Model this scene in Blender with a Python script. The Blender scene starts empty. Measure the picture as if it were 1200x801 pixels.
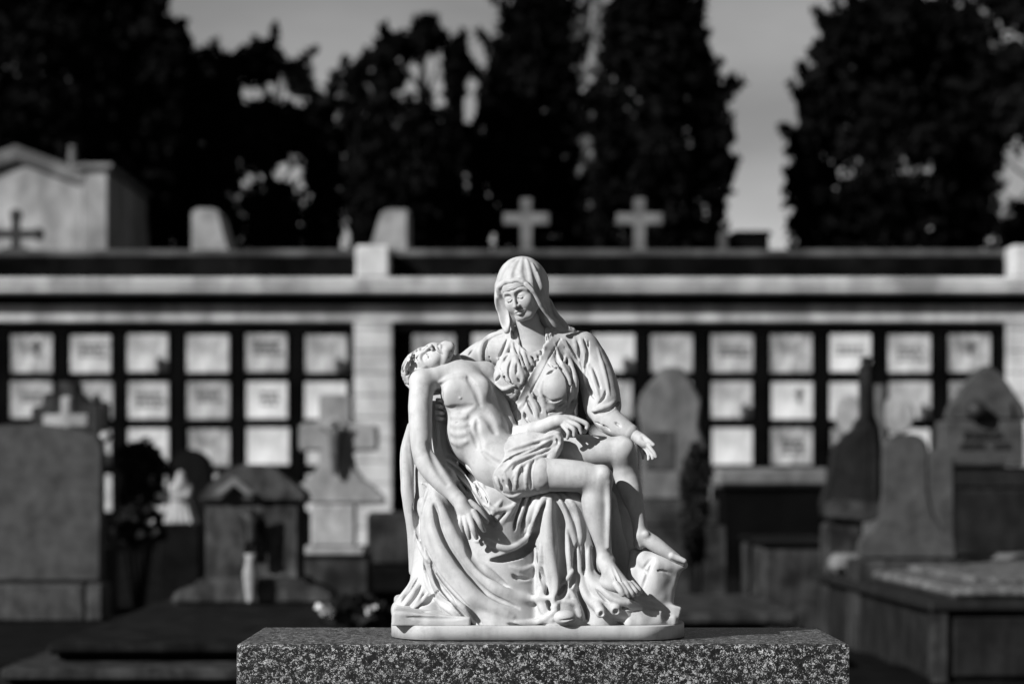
import bpy, bmesh, math, random
import numpy as np
from mathutils import Vector, Matrix, Euler
R = math.radians
C = bpy.context.scene.collection
scene = bpy.context.scene
random.seed(7)

# ------------------------------------------------------------------ camera, sky, sun, exposure
CAM_Z = 1.10                 # eye height
FPX = 2833.0                 # focal length in pixels of a 1200 px wide frame (85 mm on 36 mm)
U = 0.0015                   # one statue unit in metres
HY = 550.0                   # image row of the horizon
DIST = FPX * U               # camera to the middle of the statue
cd = bpy.data.cameras.new('camera')
cam = bpy.data.objects.new('camera', cd); C.objects.link(cam)
cam.location = (0, -DIST, CAM_Z); cam.rotation_euler = (R(90), 0, 0)
cd.lens = 85.0; cd.sensor_width = 36.0; cd.sensor_fit = 'HORIZONTAL'
cd.shift_y = (HY - 400.5) / 1200.0
cd.clip_start = 0.1; cd.clip_end = 3000
cd.dof.use_dof = True; cd.dof.focus_distance = DIST - 0.06; cd.dof.aperture_fstop = 4.0
cd.dof.aperture_blades = 9
scene.camera = cam

SUN_EL, SUN_AZ = R(31), R(-52)          # azimuth measured from the camera side, negative = from the left
sdir = Vector((math.sin(SUN_AZ) * math.cos(SUN_EL), -math.cos(SUN_AZ) * math.cos(SUN_EL), math.sin(SUN_EL)))
sl = bpy.data.lights.new('sun', 'SUN'); sl.energy = 5.0; sl.angle = R(0.5); sl.color = (1, 1, 1)
sun = bpy.data.objects.new('sun', sl); C.objects.link(sun)
sun.rotation_euler = (-sdir).to_track_quat('-Z', 'Y').to_euler(); sun.location = sdir * 20

world = bpy.data.worlds.new('World'); scene.world = world; world.use_nodes = True
wn = world.node_tree; wn.nodes.clear()
wo = wn.nodes.new('ShaderNodeOutputWorld'); wb = wn.nodes.new('ShaderNodeBackground')
sky = wn.nodes.new('ShaderNodeTexSky'); sky.sky_type = 'NISHITA'; sky.sun_disc = False
sky.sun_elevation = SUN_EL; sky.sun_rotation = math.atan2(sdir.x, sdir.y)
sky.air_density = 1.25; sky.dust_density = 0.0; sky.ozone_density = 1.0
sep = wn.nodes.new('ShaderNodeSeparateColor')          # black and white film behind a red filter
wn.links.new(sky.outputs[0], sep.inputs[0])
wcb = wn.nodes.new('ShaderNodeCombineColor')
# thin high cloud: broad soft streaks of brighter and duller sky
wtc = wn.nodes.new('ShaderNodeTexCoord'); wmp = wn.nodes.new('ShaderNodeMapping'); wmp.inputs['Scale'].default_value = (1.0, 1.0, 2.6); wmp.inputs['Rotation'].default_value = (0, 0.35, 0)
wnz = wn.nodes.new('ShaderNodeTexNoise'); wnz.inputs['Scale'].default_value = 5.0; wnz.inputs['Detail'].default_value = 5; wnz.inputs['Roughness'].default_value = 0.5
wmr = wn.nodes.new('ShaderNodeMapRange'); wmr.inputs[1].default_value = 0.35; wmr.inputs[2].default_value = 0.65; wmr.inputs[3].default_value = 0.78; wmr.inputs[4].default_value = 1.25
wml = wn.nodes.new('ShaderNodeMath'); wml.operation = 'MULTIPLY'
wn.links.new(wtc.outputs['Generated'], wmp.inputs[0]); wn.links.new(wmp.outputs[0], wnz.inputs['Vector']); wn.links.new(wnz.outputs[0], wmr.inputs[0])
wn.links.new(sep.outputs[0], wml.inputs[0]); wn.links.new(wmr.outputs[0], wml.inputs[1])
for k in range(3): wn.links.new(wml.outputs[0], wcb.inputs[k])
wn.links.new(wcb.outputs[0], wb.inputs[0]); wb.inputs[1].default_value = 0.05
wn.links.new(wb.outputs[0], wo.inputs[0])
vs = scene.view_settings
vs.view_transform = 'Standard'; vs.look = 'None'; vs.exposure = 0.6; vs.gamma = 1.0; vs.use_curve_mapping = False

# ------------------------------------------------------------------ sculpting: signed distance volumes
def W(px, py, y):
    """a point seen at (px, py) of the 1200 px frame, y units behind the middle plane of the statue"""
    s = (FPX + y) / FPX
    return np.array(((px - 600.0) * s, y, (HY - py) * s))
def PX(p):
    s = (FPX + p[1]) / FPX
    return 600 + p[0] / s, HY - p[2] / s

def spline(P, n):
    """Catmull-Rom through the rows of P (any number of columns), n samples"""
    P = np.asarray(P, float)
    if len(P) == 2:
        t = np.linspace(0, 1, n)[:, None]; return P[0] * (1 - t) + P[1] * t
    Q = np.vstack([2 * P[0] - P[1], P, 2 * P[-1] - P[-2]])
    out = []
    for t in np.linspace(0, len(P) - 1 - 1e-6, n):
        i = int(t); f = t - i
        a, b, c, d = Q[i], Q[i + 1], Q[i + 2], Q[i + 3]
        out.append(0.5 * (2 * b + (c - a) * f + (2 * a - 5 * b + 4 * c - d) * f * f + (3 * b - a - 3 * c + d) * f ** 3))
    return np.array(out)

class Vol:
    def __init__(s, lo, hi, h):
        s.lo = np.array(lo, np.float32); s.h = h
        s.n = np.ceil((np.array(hi) - s.lo) / h).astype(int) + 1
        s.d = np.full(s.n, 30.0, np.float32)
    def _box(s, lo, hi):
        a = np.clip(np.floor((lo - s.lo) / s.h).astype(int), 0, s.n)
        b = np.clip(np.ceil((hi - s.lo) / s.h).astype(int) + 1, 0, s.n)
        if (b <= a).any(): return None
        ax = [(s.lo[i] + np.arange(a[i], b[i]) * s.h).astype(np.float32) for i in range(3)]
        return (slice(a[0], b[0]), slice(a[1], b[1]), slice(a[2], b[2])), (ax[0][:, None, None], ax[1][None, :, None], ax[2][None, None, :])
    def _mix(s, sl, e, k, sub):
        a = s.d[sl]
        if sub:
            e = -e
            if k > 0: r = np.maximum(a, e) + np.maximum(k - np.abs(a - e), 0) ** 2 * (0.25 / k)
            else: r = np.maximum(a, e)
        else:
            r = np.minimum(a, e)
            if k > 0: r = r - np.maximum(k - np.abs(a - e), 0) ** 2 * (0.25 / k)
        s.d[sl] = r
    def ell(s, c, r, k=0, sub=False, rot=None):
        """ellipsoid; rot is an Euler tuple in degrees"""
        c = np.asarray(c, float); r = np.asarray(r, float); m = r.max() + k + 3
        bx = s._box(c - m, c + m)
        if bx is None: return
        sl, (X, Y, Z) = bx
        X = X - np.float32(c[0]); Y = Y - np.float32(c[1]); Z = Z - np.float32(c[2])
        if rot is not None:
            M = np.array(Euler([R(v) for v in rot]).to_matrix().transposed(), np.float32)
            X, Y, Z = M[0, 0] * X + M[0, 1] * Y + M[0, 2] * Z, M[1, 0] * X + M[1, 1] * Y + M[1, 2] * Z, M[2, 0] * X + M[2, 1] * Y + M[2, 2] * Z
        r = r.astype(np.float32)
        k0 = np.sqrt((X / r[0]) ** 2 + (Y / r[1]) ** 2 + (Z / r[2]) ** 2)
        k1 = np.sqrt((X / r[0] ** 2) ** 2 + (Y / r[1] ** 2) ** 2 + (Z / r[2] ** 2) ** 2)
        e = np.where(k0 > 1e-4, k0 * (k0 - 1) / np.maximum(k1, 1e-6), -r.min())
        s._mix(sl, e.astype(np.float32), k, sub)
    def box(s, c, half, rnd=2, k=0, sub=False, rot=None):
        c = np.asarray(c, float); half = np.asarray(half, float); m = np.linalg.norm(half) + k + 3
        bx = s._box(c - m, c + m)
        if bx is None: return
        sl, (X, Y, Z) = bx
        X = X - np.float32(c[0]); Y = Y - np.float32(c[1]); Z = Z - np.float32(c[2])
        if rot is not None:
            M = np.array(Euler([R(v) for v in rot]).to_matrix().transposed(), np.float32)
            X, Y, Z = M[0, 0] * X + M[0, 1] * Y + M[0, 2] * Z, M[1, 0] * X + M[1, 1] * Y + M[1, 2] * Z, M[2, 0] * X + M[2, 1] * Y + M[2, 2] * Z
        q = [np.abs(v) - np.float32(hh - rnd) for v, hh in zip((X, Y, Z), half)]
        e = np.sqrt(np.maximum(q[0], 0) ** 2 + np.maximum(q[1], 0) ** 2 + np.maximum(q[2], 0) ** 2) + np.minimum(np.maximum(np.maximum(q[0], q[1]), q[2]), 0) - np.float32(rnd)
        s._mix(sl, e.astype(np.float32), k, sub)
    def tube(s, P, k=0, sub=False, n=None, flat=None):
        """round tube along rows (x, y, z, r); flat = (axis vector, factor) squashes the section along an axis"""
        P = np.asarray(P, float)
        if n is None: n = 1 + max(1, int(np.ceil(np.linalg.norm(np.diff(P[:, :3], axis=0), axis=1).sum() / max(2.0, P[:, 3].mean() * 0.4)))) if len(P) > 2 else 2
        n = min(max(n, len(P)), 70)
        S = spline(P, n); S[:, 3] = np.maximum(S[:, 3], 0.05)
        rm = S[:, 3].max() + k + 2.5
        bx = s._box(S[:, :3].min(0) - rm, S[:, :3].max(0) + rm)
        if bx is None: return
        sl, _ = bx
        E = np.full([q.stop - q.start for q in sl], 1e6, np.float32); RR = np.zeros_like(E)
        for a, b in zip(S[:-1], S[1:]):
            m = max(a[3], b[3]) + k + 2.5
            bb = s._box(np.minimum(a[:3], b[:3]) - m, np.maximum(a[:3], b[:3]) + m)
            if bb is None: continue
            s2, (X, Y, Z) = bb
            loc = tuple(slice(u.start - v.start, u.stop - v.start) for u, v in zip(s2, sl))
            ab = (b - a)[:3]; L2 = float(ab @ ab) + 1e-9
            X = X - np.float32(a[0]); Y = Y - np.float32(a[1]); Z = Z - np.float32(a[2])
            t = np.clip((X * np.float32(ab[0]) + Y * np.float32(ab[1]) + Z * np.float32(ab[2])) / np.float32(L2), 0, 1)
            e = (X - t * np.float32(ab[0])) ** 2 + (Y - t * np.float32(ab[1])) ** 2 + (Z - t * np.float32(ab[2])) ** 2
            w = e < E[loc]
            RR[loc] = np.where(w, np.float32(a[3]) + t * np.float32(b[3] - a[3]), RR[loc]); E[loc] = np.where(w, e, E[loc])
        s._mix(sl, np.sqrt(E) - RR, k, sub)
    def sample(s, P):
        i = np.clip(np.rint((P - s.lo) / s.h).astype(int), 0, s.n - 1)
        return s.d[i[:, 0], i[:, 1], i[:, 2]]
    def hit(s, px, py, default=None):
        """depth y of the first surface met behind each (px, py)"""
        px = np.asarray(px, float); py = np.asarray(py, float)
        ys = np.arange(s.lo[1], s.lo[1] + s.n[1] * s.h, s.h * 0.7)
        out = np.full(len(px), np.nan)
        for i in range(len(px)):
            sc = (FPX + ys) / FPX
            P = np.stack([(px[i] - 600) * sc, ys, (HY - py[i]) * sc], 1)
            d = s.sample(P)
            j = np.nonzero(d < 0)[0]
            if len(j):
                j = j[0]
                out[i] = ys[j] if j == 0 else ys[j - 1] + (ys[j] - ys[j - 1]) * d[j - 1] / max(d[j - 1] - d[j], 1e-6)
        return out
    def stroke(s, pts, r, lift=None, k=None, sub=False, taper=(0.35, 0.25), n=None, smooth=2):
        """a fold drawn over the surface: pts (px, py) or (px, py, scale), r = section radius.
        Ridge: the tube's centre lies r - lift under the surface.  Groove (sub): lift = how deep it cuts."""
        if k is None: k = r * (0.9 if not sub else 0.6)
        if lift is None: lift = r * (0.75 if not sub else 0.8)
        P = np.array([p if len(p) == 3 else (p[0], p[1], 1.0) for p in pts], float)
        L = np.hypot(*np.diff(P[:, :2], axis=0).T).sum()
        n = n or int(max(4, min(30, L / 4)))
        S = spline(P, n)
        y = s.hit(S[:, 0], S[:, 1])
        ok = ~np.isnan(y)
        if ok.sum() < 2: return
        y = np.interp(np.arange(n), np.arange(n)[ok], y[ok])
        for _ in range(smooth):
            yy = y.copy(); yy[1:-1] = (y[:-2] + 2 * y[1:-1] + y[2:]) / 4; y = yy
        t = np.linspace(0, 1, n)
        tp = np.ones(n)
        if taper[0] > 0: tp = np.minimum(tp, np.sqrt(np.clip(t / taper[0], 0, 1)))
        if taper[1] > 0: tp = np.minimum(tp, np.sqrt(np.clip((1 - t) / taper[1], 0, 1)))
        q = S[:, 2] * tp
        rr = r * np.maximum(q, 0.12)
        ll = lift * q
        if not sub: steps = [rr - ll]
        else:                              # a deep cut is made in several passes, each behind the last
            m = max(1, int(np.ceil((lift - 1.5 * r) / (1.0 * r))) + 1)
            steps = [np.minimum(ll - rr, 0.5 * rr + q_ * rr) for q_ in range(m)]
        for off in steps:
            rows = [np.append(W(a, b, yy + o), w) for a, b, yy, o, w in zip(S[:, 0], S[:, 1], y, off, rr)]
            s.tube(rows, k=k, sub=sub, n=n)
    def noise(s, amp, scale, seed=0):
        """gentle hand-worked unevenness of the surface"""
        rng = np.random.RandomState(seed)
        sh = np.maximum(np.ceil(s.n * s.h / scale).astype(int) + 2, 2)
        g = rng.uniform(-1, 1, sh).astype(np.float32)
        def up(a, ax, m):
            x = np.arange(m) * (s.h / scale); i = x.astype(int); f = (x - i).astype(np.float32); f = f * f * (3 - 2 * f)
            shp = [1, 1, 1]; shp[ax] = m; f = f.reshape(shp)
            return np.take(a, i, ax) * (1 - f) + np.take(a, i + 1, ax) * f
        for ax in range(3): g = up(g, ax, s.n[ax])
        s.d += np.float32(amp) * g
    def cut_below(s, z):
        Z = (s.lo[2] + np.arange(s.n[2]) * s.h).astype(np.float32)[None, None, :]
        s.d = np.maximum(s.d, np.float32(z) - Z)
    def mesh(s):
        """surface nets -> (verts, quads)"""
        d = s.d
        for ax in range(3):
            q = [slice(None)] * 3
            q[ax] = 0; d[tuple(q)] = np.maximum(d[tuple(q)], 0.3); q[ax] = -1; d[tuple(q)] = np.maximum(d[tuple(q)], 0.3)
        neg = d < 0
        cnt = np.zeros(np.array(d.shape) - 1, np.uint8)
        for i in (0, 1):
            for j in (0, 1):
                for k in (0, 1):
                    cnt += neg[i:d.shape[0] - 1 + i, j:d.shape[1] - 1 + j, k:d.shape[2] - 1 + k]
        cells = np.argwhere((cnt > 0) & (cnt < 8))
        idx = np.full(cnt.shape, -1, np.int32); idx[cells[:, 0], cells[:, 1], cells[:, 2]] = np.arange(len(cells))
        corner = {}
        for i in (0, 1):
            for j in (0, 1):
                for k in (0, 1):
                    corner[i, j, k] = d[cells[:, 0] + i, cells[:, 1] + j, cells[:, 2] + k]
        acc = np.zeros((len(cells), 3), np.float32); m = np.zeros(len(cells), np.float32)
        for c0 in corner:
            for ax in range(3):
                if c0[ax]: continue
                c1 = list(c0); c1[ax] = 1; c1 = tuple(c1)
                a, b = corner[c0], corner[c1]
                x = (a < 0) != (b < 0)
                t = np.where(x, a / np.where(x, a - b, 1), 0)
                p = np.tile(np.array(c0, np.float32), (len(cells), 1)); p[:, ax] += t
                acc += p * x[:, None]; m += x
        v = (cells + acc / m[:, None]) * s.h + s.lo
        quads = []
        for ax in range(3):
            o = [(1, 2), (2, 0), (0, 1)][ax]
            a = [slice(1, -1)] * 3; a[ax] = slice(0, -1)
            b = list(a); b[ax] = slice(1, None)
            n0 = neg[tuple(a)]; n1 = neg[tuple(b)]
            e = np.argwhere(n0 != n1)
            off = np.ones(3, int); off[ax] = 0
            e = e + off
            flip = neg[e[:, 0], e[:, 1], e[:, 2]]
            def at(du, dv):
                q = e.copy(); q[:, o[0]] += du; q[:, o[1]] += dv
                return idx[q[:, 0], q[:, 1], q[:, 2]]
            Q = np.stack([at(-1, -1), at(0, -1), at(0, 0), at(-1, 0)], 1)
            Q[~flip] = Q[~flip][:, ::-1]
            quads.append(Q)
        return v, np.concatenate(quads)

def np_mesh(name, chunks, mat, parent=None, relax=1):
    """link one mesh object from (verts, quads) chunks"""
    vs_, fs_, o = [], [], 0
    for v, f in chunks:
        for _ in range(relax):            # one pass of tangential relaxation hides the voxel steps
            s_ = np.zeros_like(v, dtype=np.float64); c_ = np.zeros(len(v))
            for a, b in ((0, 1), (1, 2), (2, 3), (3, 0)):
                for k in range(3):
                    s_[:, k] += np.bincount(f[:, a], v[f[:, b], k], len(v)); s_[:, k] += np.bincount(f[:, b], v[f[:, a], k], len(v))
                c_ += np.bincount(f[:, a], minlength=len(v)); c_ += np.bincount(f[:, b], minlength=len(v))
            v = 0.5 * v + 0.5 * s_ / c_[:, None]
        vs_.append(v); fs_.append(f + o); o += len(v)
    v = np.concatenate(vs_).astype(np.float32); f = np.concatenate(fs_).astype(np.int32)
    me = bpy.data.meshes.new(name)
    me.vertices.add(len(v)); me.vertices.foreach_set('co', v.ravel())
    me.loops.add(f.size); me.loops.foreach_set('vertex_index', f.ravel())
    me.polygons.add(len(f)); me.polygons.foreach_set('loop_start', np.arange(0, f.size, 4, dtype=np.int32))
    me.polygons.foreach_set('use_smooth', np.ones(len(f), bool))
    me.update(calc_edges=True); me.validate()
    me.materials.append(mat)
    ob = bpy.data.objects.new(name, me); C.objects.link(ob)
    if parent: ob.parent = parent
    return ob
# ------------------------------------------------------------------ materials (greys: the photograph is black and white)
def nodes(name):
    m = bpy.data.materials.new(name); m.use_nodes = True
    t = m.node_tree; b = t.nodes['Principled BSDF']
    return m, t, b
def noise_node(t, scale, detail=4, rough=0.55, coord='Object', vec=None):
    n = t.nodes.new('ShaderNodeTexNoise'); n.inputs['Scale'].default_value = scale
    n.inputs['Detail'].default_value = detail; n.inputs['Roughness'].default_value = rough
    if vec is None:
        c = t.nodes.new('ShaderNodeTexCoord'); vec = c.outputs[coord]
    t.links.new(vec, n.inputs['Vector'])
    return n
def ramp(t, fac, stops):
    r = t.nodes.new('ShaderNodeValToRGB'); cr = r.color_ramp
    while len(cr.elements) < len(stops): cr.elements.new(0.5)
    for e, (p, v) in zip(cr.elements, stops): e.position = p; e.color = (v, v, v, 1)
    t.links.new(fac, r.inputs[0]); return r
def mulc(t, a, b, mode='MULTIPLY', fac=1.0):
    m = t.nodes.new('ShaderNodeMix'); m.data_type = 'RGBA'; m.blend_type = mode; m.inputs[0].default_value = fac
    t.links.new(a, m.inputs[6]); t.links.new(b, m.inputs[7]); return m.outputs[2]
def bump(t, b, h, strength, dist):
    n = t.nodes.new('ShaderNodeBump'); n.inputs['Strength'].default_value = strength; n.inputs['Distance'].default_value = dist
    t.links.new(h, n.inputs['Height']); t.links.new(n.outputs[0], b.inputs['Normal'])
def stone(name, lo, hi, scale=3.0, rough=0.8, stain=0.0, grain=0.0, bmp=0.25, spec=0.3):
    """weathered stone: broad mottling, runs of dirt, fine grain"""
    m, t, b = nodes(name)
    n1 = noise_node(t, scale, 8, 0.62)
    col = ramp(t, n1.outputs[0], [(0.32, lo), (0.68, hi)]).outputs[0]
    if stain:
        c = t.nodes.new('ShaderNodeTexCoord'); mp = t.nodes.new('ShaderNodeMapping'); mp.inputs['Scale'].default_value = (1.2, 1.2, 0.6)
        t.links.new(c.outputs['Object'], mp.inputs[0])
        n2 = noise_node(t, scale * 1.7, 6, 0.6, vec=mp.outputs[0])
        col = mulc(t, col, ramp(t, n2.outputs[0], [(0.42, 1 - stain), (0.6, 1.0)]).outputs[0])
    n3 = noise_node(t, 160, 3, 0.6)
    if grain: col = mulc(t, col, ramp(t, n3.outputs[0], [(0.35, 1 - grain), (0.65, 1 + grain * 0.4)]).outputs[0])
    t.links.new(col, b.inputs['Base Color'])
    b.inputs['Roughness'].default_value = rough; b.inputs['Specular IOR Level'].default_value = spec
    bump(t, b, n3.outputs[0], bmp, 0.004)
    return m
def marble():
    """painted cast stone of the statue: off white, small dark pits, dirt in the hollows of a shape of its own"""
    m, t, b = nodes('white_cast_stone')
    n1 = noise_node(t, 14, 6, 0.6)
    col = ramp(t, n1.outputs[0], [(0.3, 0.345), (0.7, 0.44)]).outputs[0]
    n2 = noise_node(t, 420, 2, 0.5)                      # pits
    pits = ramp(t, n2.outputs[0], [(0.24, 0.35), (0.30, 1.0)]).outputs[0]
    col = mulc(t, col, pits, fac=0.6)
    n4 = noise_node(t, 30, 5, 0.7)
    col = mulc(t, col, ramp(t, n4.outputs[0], [(0.30, 0.7), (0.48, 1.0)]).outputs[0], fac=0.7)
    c5 = t.nodes.new('ShaderNodeTexCoord'); m5 = t.nodes.new('ShaderNodeMapping'); m5.inputs['Scale'].default_value = (26, 26, 4.5)
    t.links.new(c5.outputs['Object'], m5.inputs[0])
    n5 = noise_node(t, 1.0, 6, 0.65, vec=m5.outputs[0])      # grey runs left by rain
    col = mulc(t, col, ramp(t, n5.outputs[0], [(0.36, 0.6), (0.54, 1.0)]).outputs[0], fac=0.45)
    t.links.new(col, b.inputs['Base Color'])
    b.inputs['Roughness'].default_value = 0.62; b.inputs['Specular IOR Level'].default_value = 0.3
    n3 = noise_node(t, 260, 3, 0.6)
    bump(t, b, n3.outputs[0], 0.12, 0.0012)
    return m
def granite(name, scale, dark, mid, light, rough=0.45):
    m, t, b = nodes(name)
    c = t.nodes.new('ShaderNodeTexCoord')
    v = t.nodes.new('ShaderNodeTexVoronoi'); v.inputs['Scale'].default_value = scale; v.inputs['Randomness'].default_value = 1.0
    nz = noise_node(t, scale * 0.8, 3, 0.6)
    mx = t.nodes.new('ShaderNodeMix'); mx.data_type = 'VECTOR'; mx.inputs[0].default_value = 0.02
    t.links.new(c.outputs['Object'], mx.inputs[4]); t.links.new(nz.outputs['Color'], mx.inputs[5])
    t.links.new(mx.outputs[1], v.inputs['Vector'])
    s = t.nodes.new('ShaderNodeSeparateColor'); t.links.new(v.outputs['Color'], s.inputs[0])
    col = ramp(t, s.outputs[0], [(0.0, dark), (0.36, dark), (0.5, mid), (0.78, mid * 1.5), (0.86, light), (1.0, light)]).outputs[0]
    n2 = noise_node(t, scale * 1.9, 3, 0.7)
    col = mulc(t, col, ramp(t, n2.outputs[0], [(0.38, 0.25), (0.58, 1.15)]).outputs[0])
    n5 = noise_node(t, scale * 0.12, 3, 0.6)
    col = mulc(t, col, ramp(t, n5.outputs[0], [(0.35, 0.75), (0.65, 1.1)]).outputs[0])
    t.links.new(col, b.inputs['Base Color'])
    b.inputs['Roughness'].default_value = rough; b.inputs['Specular IOR Level'].default_value = 0.4
    bump(t, b, n2.outputs[0], 0.1, 0.0006)
    return m
M_STATUE = marble()
# ------------------------------------------------------------------ ground
def at(px, py, D):
    """the point seen at (px, py), D metres in front of the camera"""
    return Vector(((px - 600.0) / FPX * D, D - DIST, CAM_Z + (HY - py) / FPX * D))
def raw_mesh(name, verts, faces, mat, parent=None, smooth=False):
    me = bpy.data.meshes.new(name); me.from_pydata([tuple(v) for v in verts], [], faces); me.update()
    if smooth:
        for p in me.polygons: p.use_smooth = True
    me.materials.append(mat)
    ob = bpy.data.objects.new(name, me); C.objects.link(ob)
    if parent: ob.parent = parent
    return ob
M_GROUND = stone('dark_soil', 0.004, 0.012, 2.5, 0.95, grain=0.5, bmp=0.6, spec=0.0)
M_PATH = stone('dirty_gravel', 0.03, 0.06, 1.4, 0.9, grain=0.5, bmp=0.5, spec=0.15)
def ground():
    # gently uneven near the graves, flat out to the horizon
    xs = np.concatenate([[-1500, -300, -80], np.linspace(-24, 24, 97), [80, 300, 1500]])
    ys = np.concatenate([[-300, -40], np.linspace(-6, 40, 93), [80, 300, 2000]])
    rng = np.random.RandomState(2)
    Zg = rng.uniform(-0.025, 0.012, (len(xs), len(ys)))
    Zg[:3] = 0; Zg[-3:] = 0; Zg[:, :2] = 0; Zg[:, -3:] = 0
    v = [(x, y, Zg[i, j]) for i, x in enumerate(xs) for j, y in enumerate(ys)]
    n = len(ys)
    f = [(i * n + j, (i + 1) * n + j, (i + 1) * n + j + 1, i * n + j + 1) for i in range(len(xs) - 1) for j in range(n - 1)]
    o = raw_mesh('ground', v, f, M_GROUND, smooth=True); o['kind'] = 'structure'
ground()
# ------------------------------------------------------------------ the statue
def tag(o, label=None, cat=None, group=None, kind=None):
    if label: o['label'] = label
    if cat: o['category'] = cat
    if group: o['group'] = group
    if kind: o['kind'] = kind
    return o
def empty(name, loc=(0, 0, 0), rz=0):
    o = bpy.data.objects.new(name, None); C.objects.link(o); o.location = loc; o.rotation_euler = (0, 0, rz)
    o.empty_display_size = 0.1
    return o
def T(*rows):
    """tube rows given as (px, py, depth, radius)"""
    return [np.append(W(a, b, c), r) for a, b, c, r in rows]
def rowsplit(verts):
    return verts
BASE_PY, BASE_Y = 749.5, -85.0
BASE_Z = W(600, BASE_PY, BASE_Y)[2]             # underside of the statue in statue units
statue = empty('stone_statue', (0, 0, CAM_Z + BASE_Z * U))
tag(statue, 'white stone statue of a hooded woman with a reclining man across her lap', 'statue')
def to_world(v):
    return np.stack([v[:, 0] * U, v[:, 1] * U, (v[:, 2] - BASE_Z) * U], 1)
def finish(name, vols, parent, relax=1):
    ch = []
    for V in vols:
        v, f = V.mesh() if isinstance(V, Vol) else V
        ch.append((to_world(v), f))
    return np_mesh(name, ch, M_STATUE, parent, relax)

def head_sdf(beard=False, h=0.5):
    """a head looking along -y, crown up, 60 units tall, eyes at z = 0"""
    V = Vol((-27, -34, -42), (27, 34, 34), h)
    V.ell((0, 5, 9), (20, 24, 21.5))
    V.ell((0, -5, -8), (16.2, 15.5, 20.5), 7)
    V.ell((0, -14, -24.5), (5.6, 5, 4.6), 7)
    for s in (-1, 1):
        V.tube([(s * 13, 0, -16, 4), (s * 7, -11, -25, 3.5)], 6)           # jaw line
        V.ell((s * 9.8, -13.0, -8), (6.2, 5.4, 7), 8)                        # cheek
        V.tube([(s * 3.2, -19.8, 4.4, 1.3), (s * 9, -18.2, 6.2, 1.6), (s * 14, -13, 4, 1.3)], 6)
    for s in (-1, 1):
        V.ell((s * 7.6, -22.6, 0.6), (6.0, 4.6, 3.9), 4.2, sub=True)
        V.ell((s * 7.6, -13.8, -0.9), (6.0, 5.4, 4.9), 1.6)                # eyeball and lowered lid
        V.tube([(s * 2.9, -17.4, -1.0, 0.6), (s * 7.2, -19.5, -3.2, 0.95), (s * 12.8, -15.0, -1.9, 0.6)], 0.5)   # upper lid edge
        V.tube([(s * 3.2, -18.0, -1.9, 0.6), (s * 7.2, -20.0, -4.5, 0.95), (s * 12.4, -15.6, -2.9, 0.6)], 0.4, sub=True)
    V.tube([(0, -19.4, 6, 1.8), (0, -21.4, -1, 1.75), (0, -24.0, -6, 1.95), (0, -25.8, -10.2, 2.3)], 3.0)
    for s in (-1, 1):
        V.ell((s * 2.7, -22.4, -10.6), (1.8, 2.4, 1.7), 2.2)
        V.ell((s * 1.5, -24.4, -12.9), (0.7, 0.9, 0.5), 0.5, sub=True)
    V.tube([(-6.2, -17.8, -17.6, 0.8), (-2.2, -21.2, -16.2, 1.5), (0, -21.3, -16.6, 1.4), (2.2, -21.2, -16.2, 1.5), (6.2, -17.8, -17.6, 0.8)], 1.2)
    V.tube([(-5, -18, -19, 0.9), (0, -20.8, -19.6, 1.9), (5, -18, -19, 0.9)], 1.2)
    V.tube([(-6.8, -18.6, -17.9, 0.5), (-2, -22.4, -17.6, 0.65), (0, -22.9, -17.9, 0.65), (2, -22.4, -17.6, 0.65), (6.8, -18.6, -17.9, 0.5)], 0.4, sub=True)
    V.tube([(-3.5, -20, -22, 0.8), (3.5, -20, -22, 0.8)], 1.5, sub=True)
    for s in (-1, 1):                                                       # ears
        V.tube([(s * 19.2, 2, -6, 1.6), (s * 20.6, 4, 2, 2.0), (s * 19.5, 0, 5, 1.4)], 1.5)
    if beard:
        V.ell((0, -13.5, -26), (8.5, 7.5, 7), 4)
        for s in (-1, 1):
            V.tube([(s * 16, -1, -10, 3), (s * 12.5, -10, -20, 3.6), (s * 6, -16.5, -25, 3.2)], 3)
            V.tube([(s * 0.8, -22.5, -14.6, 1.2), (s * 5, -20.5, -16.2, 1.4), (s * 8, -17, -20.5, 1.1)], 1)
        V.ell((0, -15.5, -30), (5.5, 5, 5), 3)
        rng = random.Random(3)
        for i in range(26):
            a = rng.uniform(-1, 1)
            x0, z0 = a * 13, -19 - rng.uniform(0, 6) - (1 - abs(a)) * 4
            y0 = -19.5 + abs(a) * 9
            V.tube([(x0, y0 - 1, z0, 0.5), (x0 * 0.9 + rng.uniform(-1, 1), y0, z0 - 4, 0.7), (x0 * 0.8, y0 + 2.5, z0 - 8, 0.4)], 0.6, sub=True)
    return V

def place(V, M, scale, at):
    v, f = V.mesh() if isinstance(V, Vol) else V
    v = (v * scale) @ np.array(M).T + np.array(at)
    return v, f

def finger(V, pts, r, k=1.0):
    rows = [np.append(W(*p), rr) for p, rr in zip(pts, np.linspace(r, r * 0.72, len(pts)))]
    V.tube(rows, k, n=len(rows) * 3)

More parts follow.
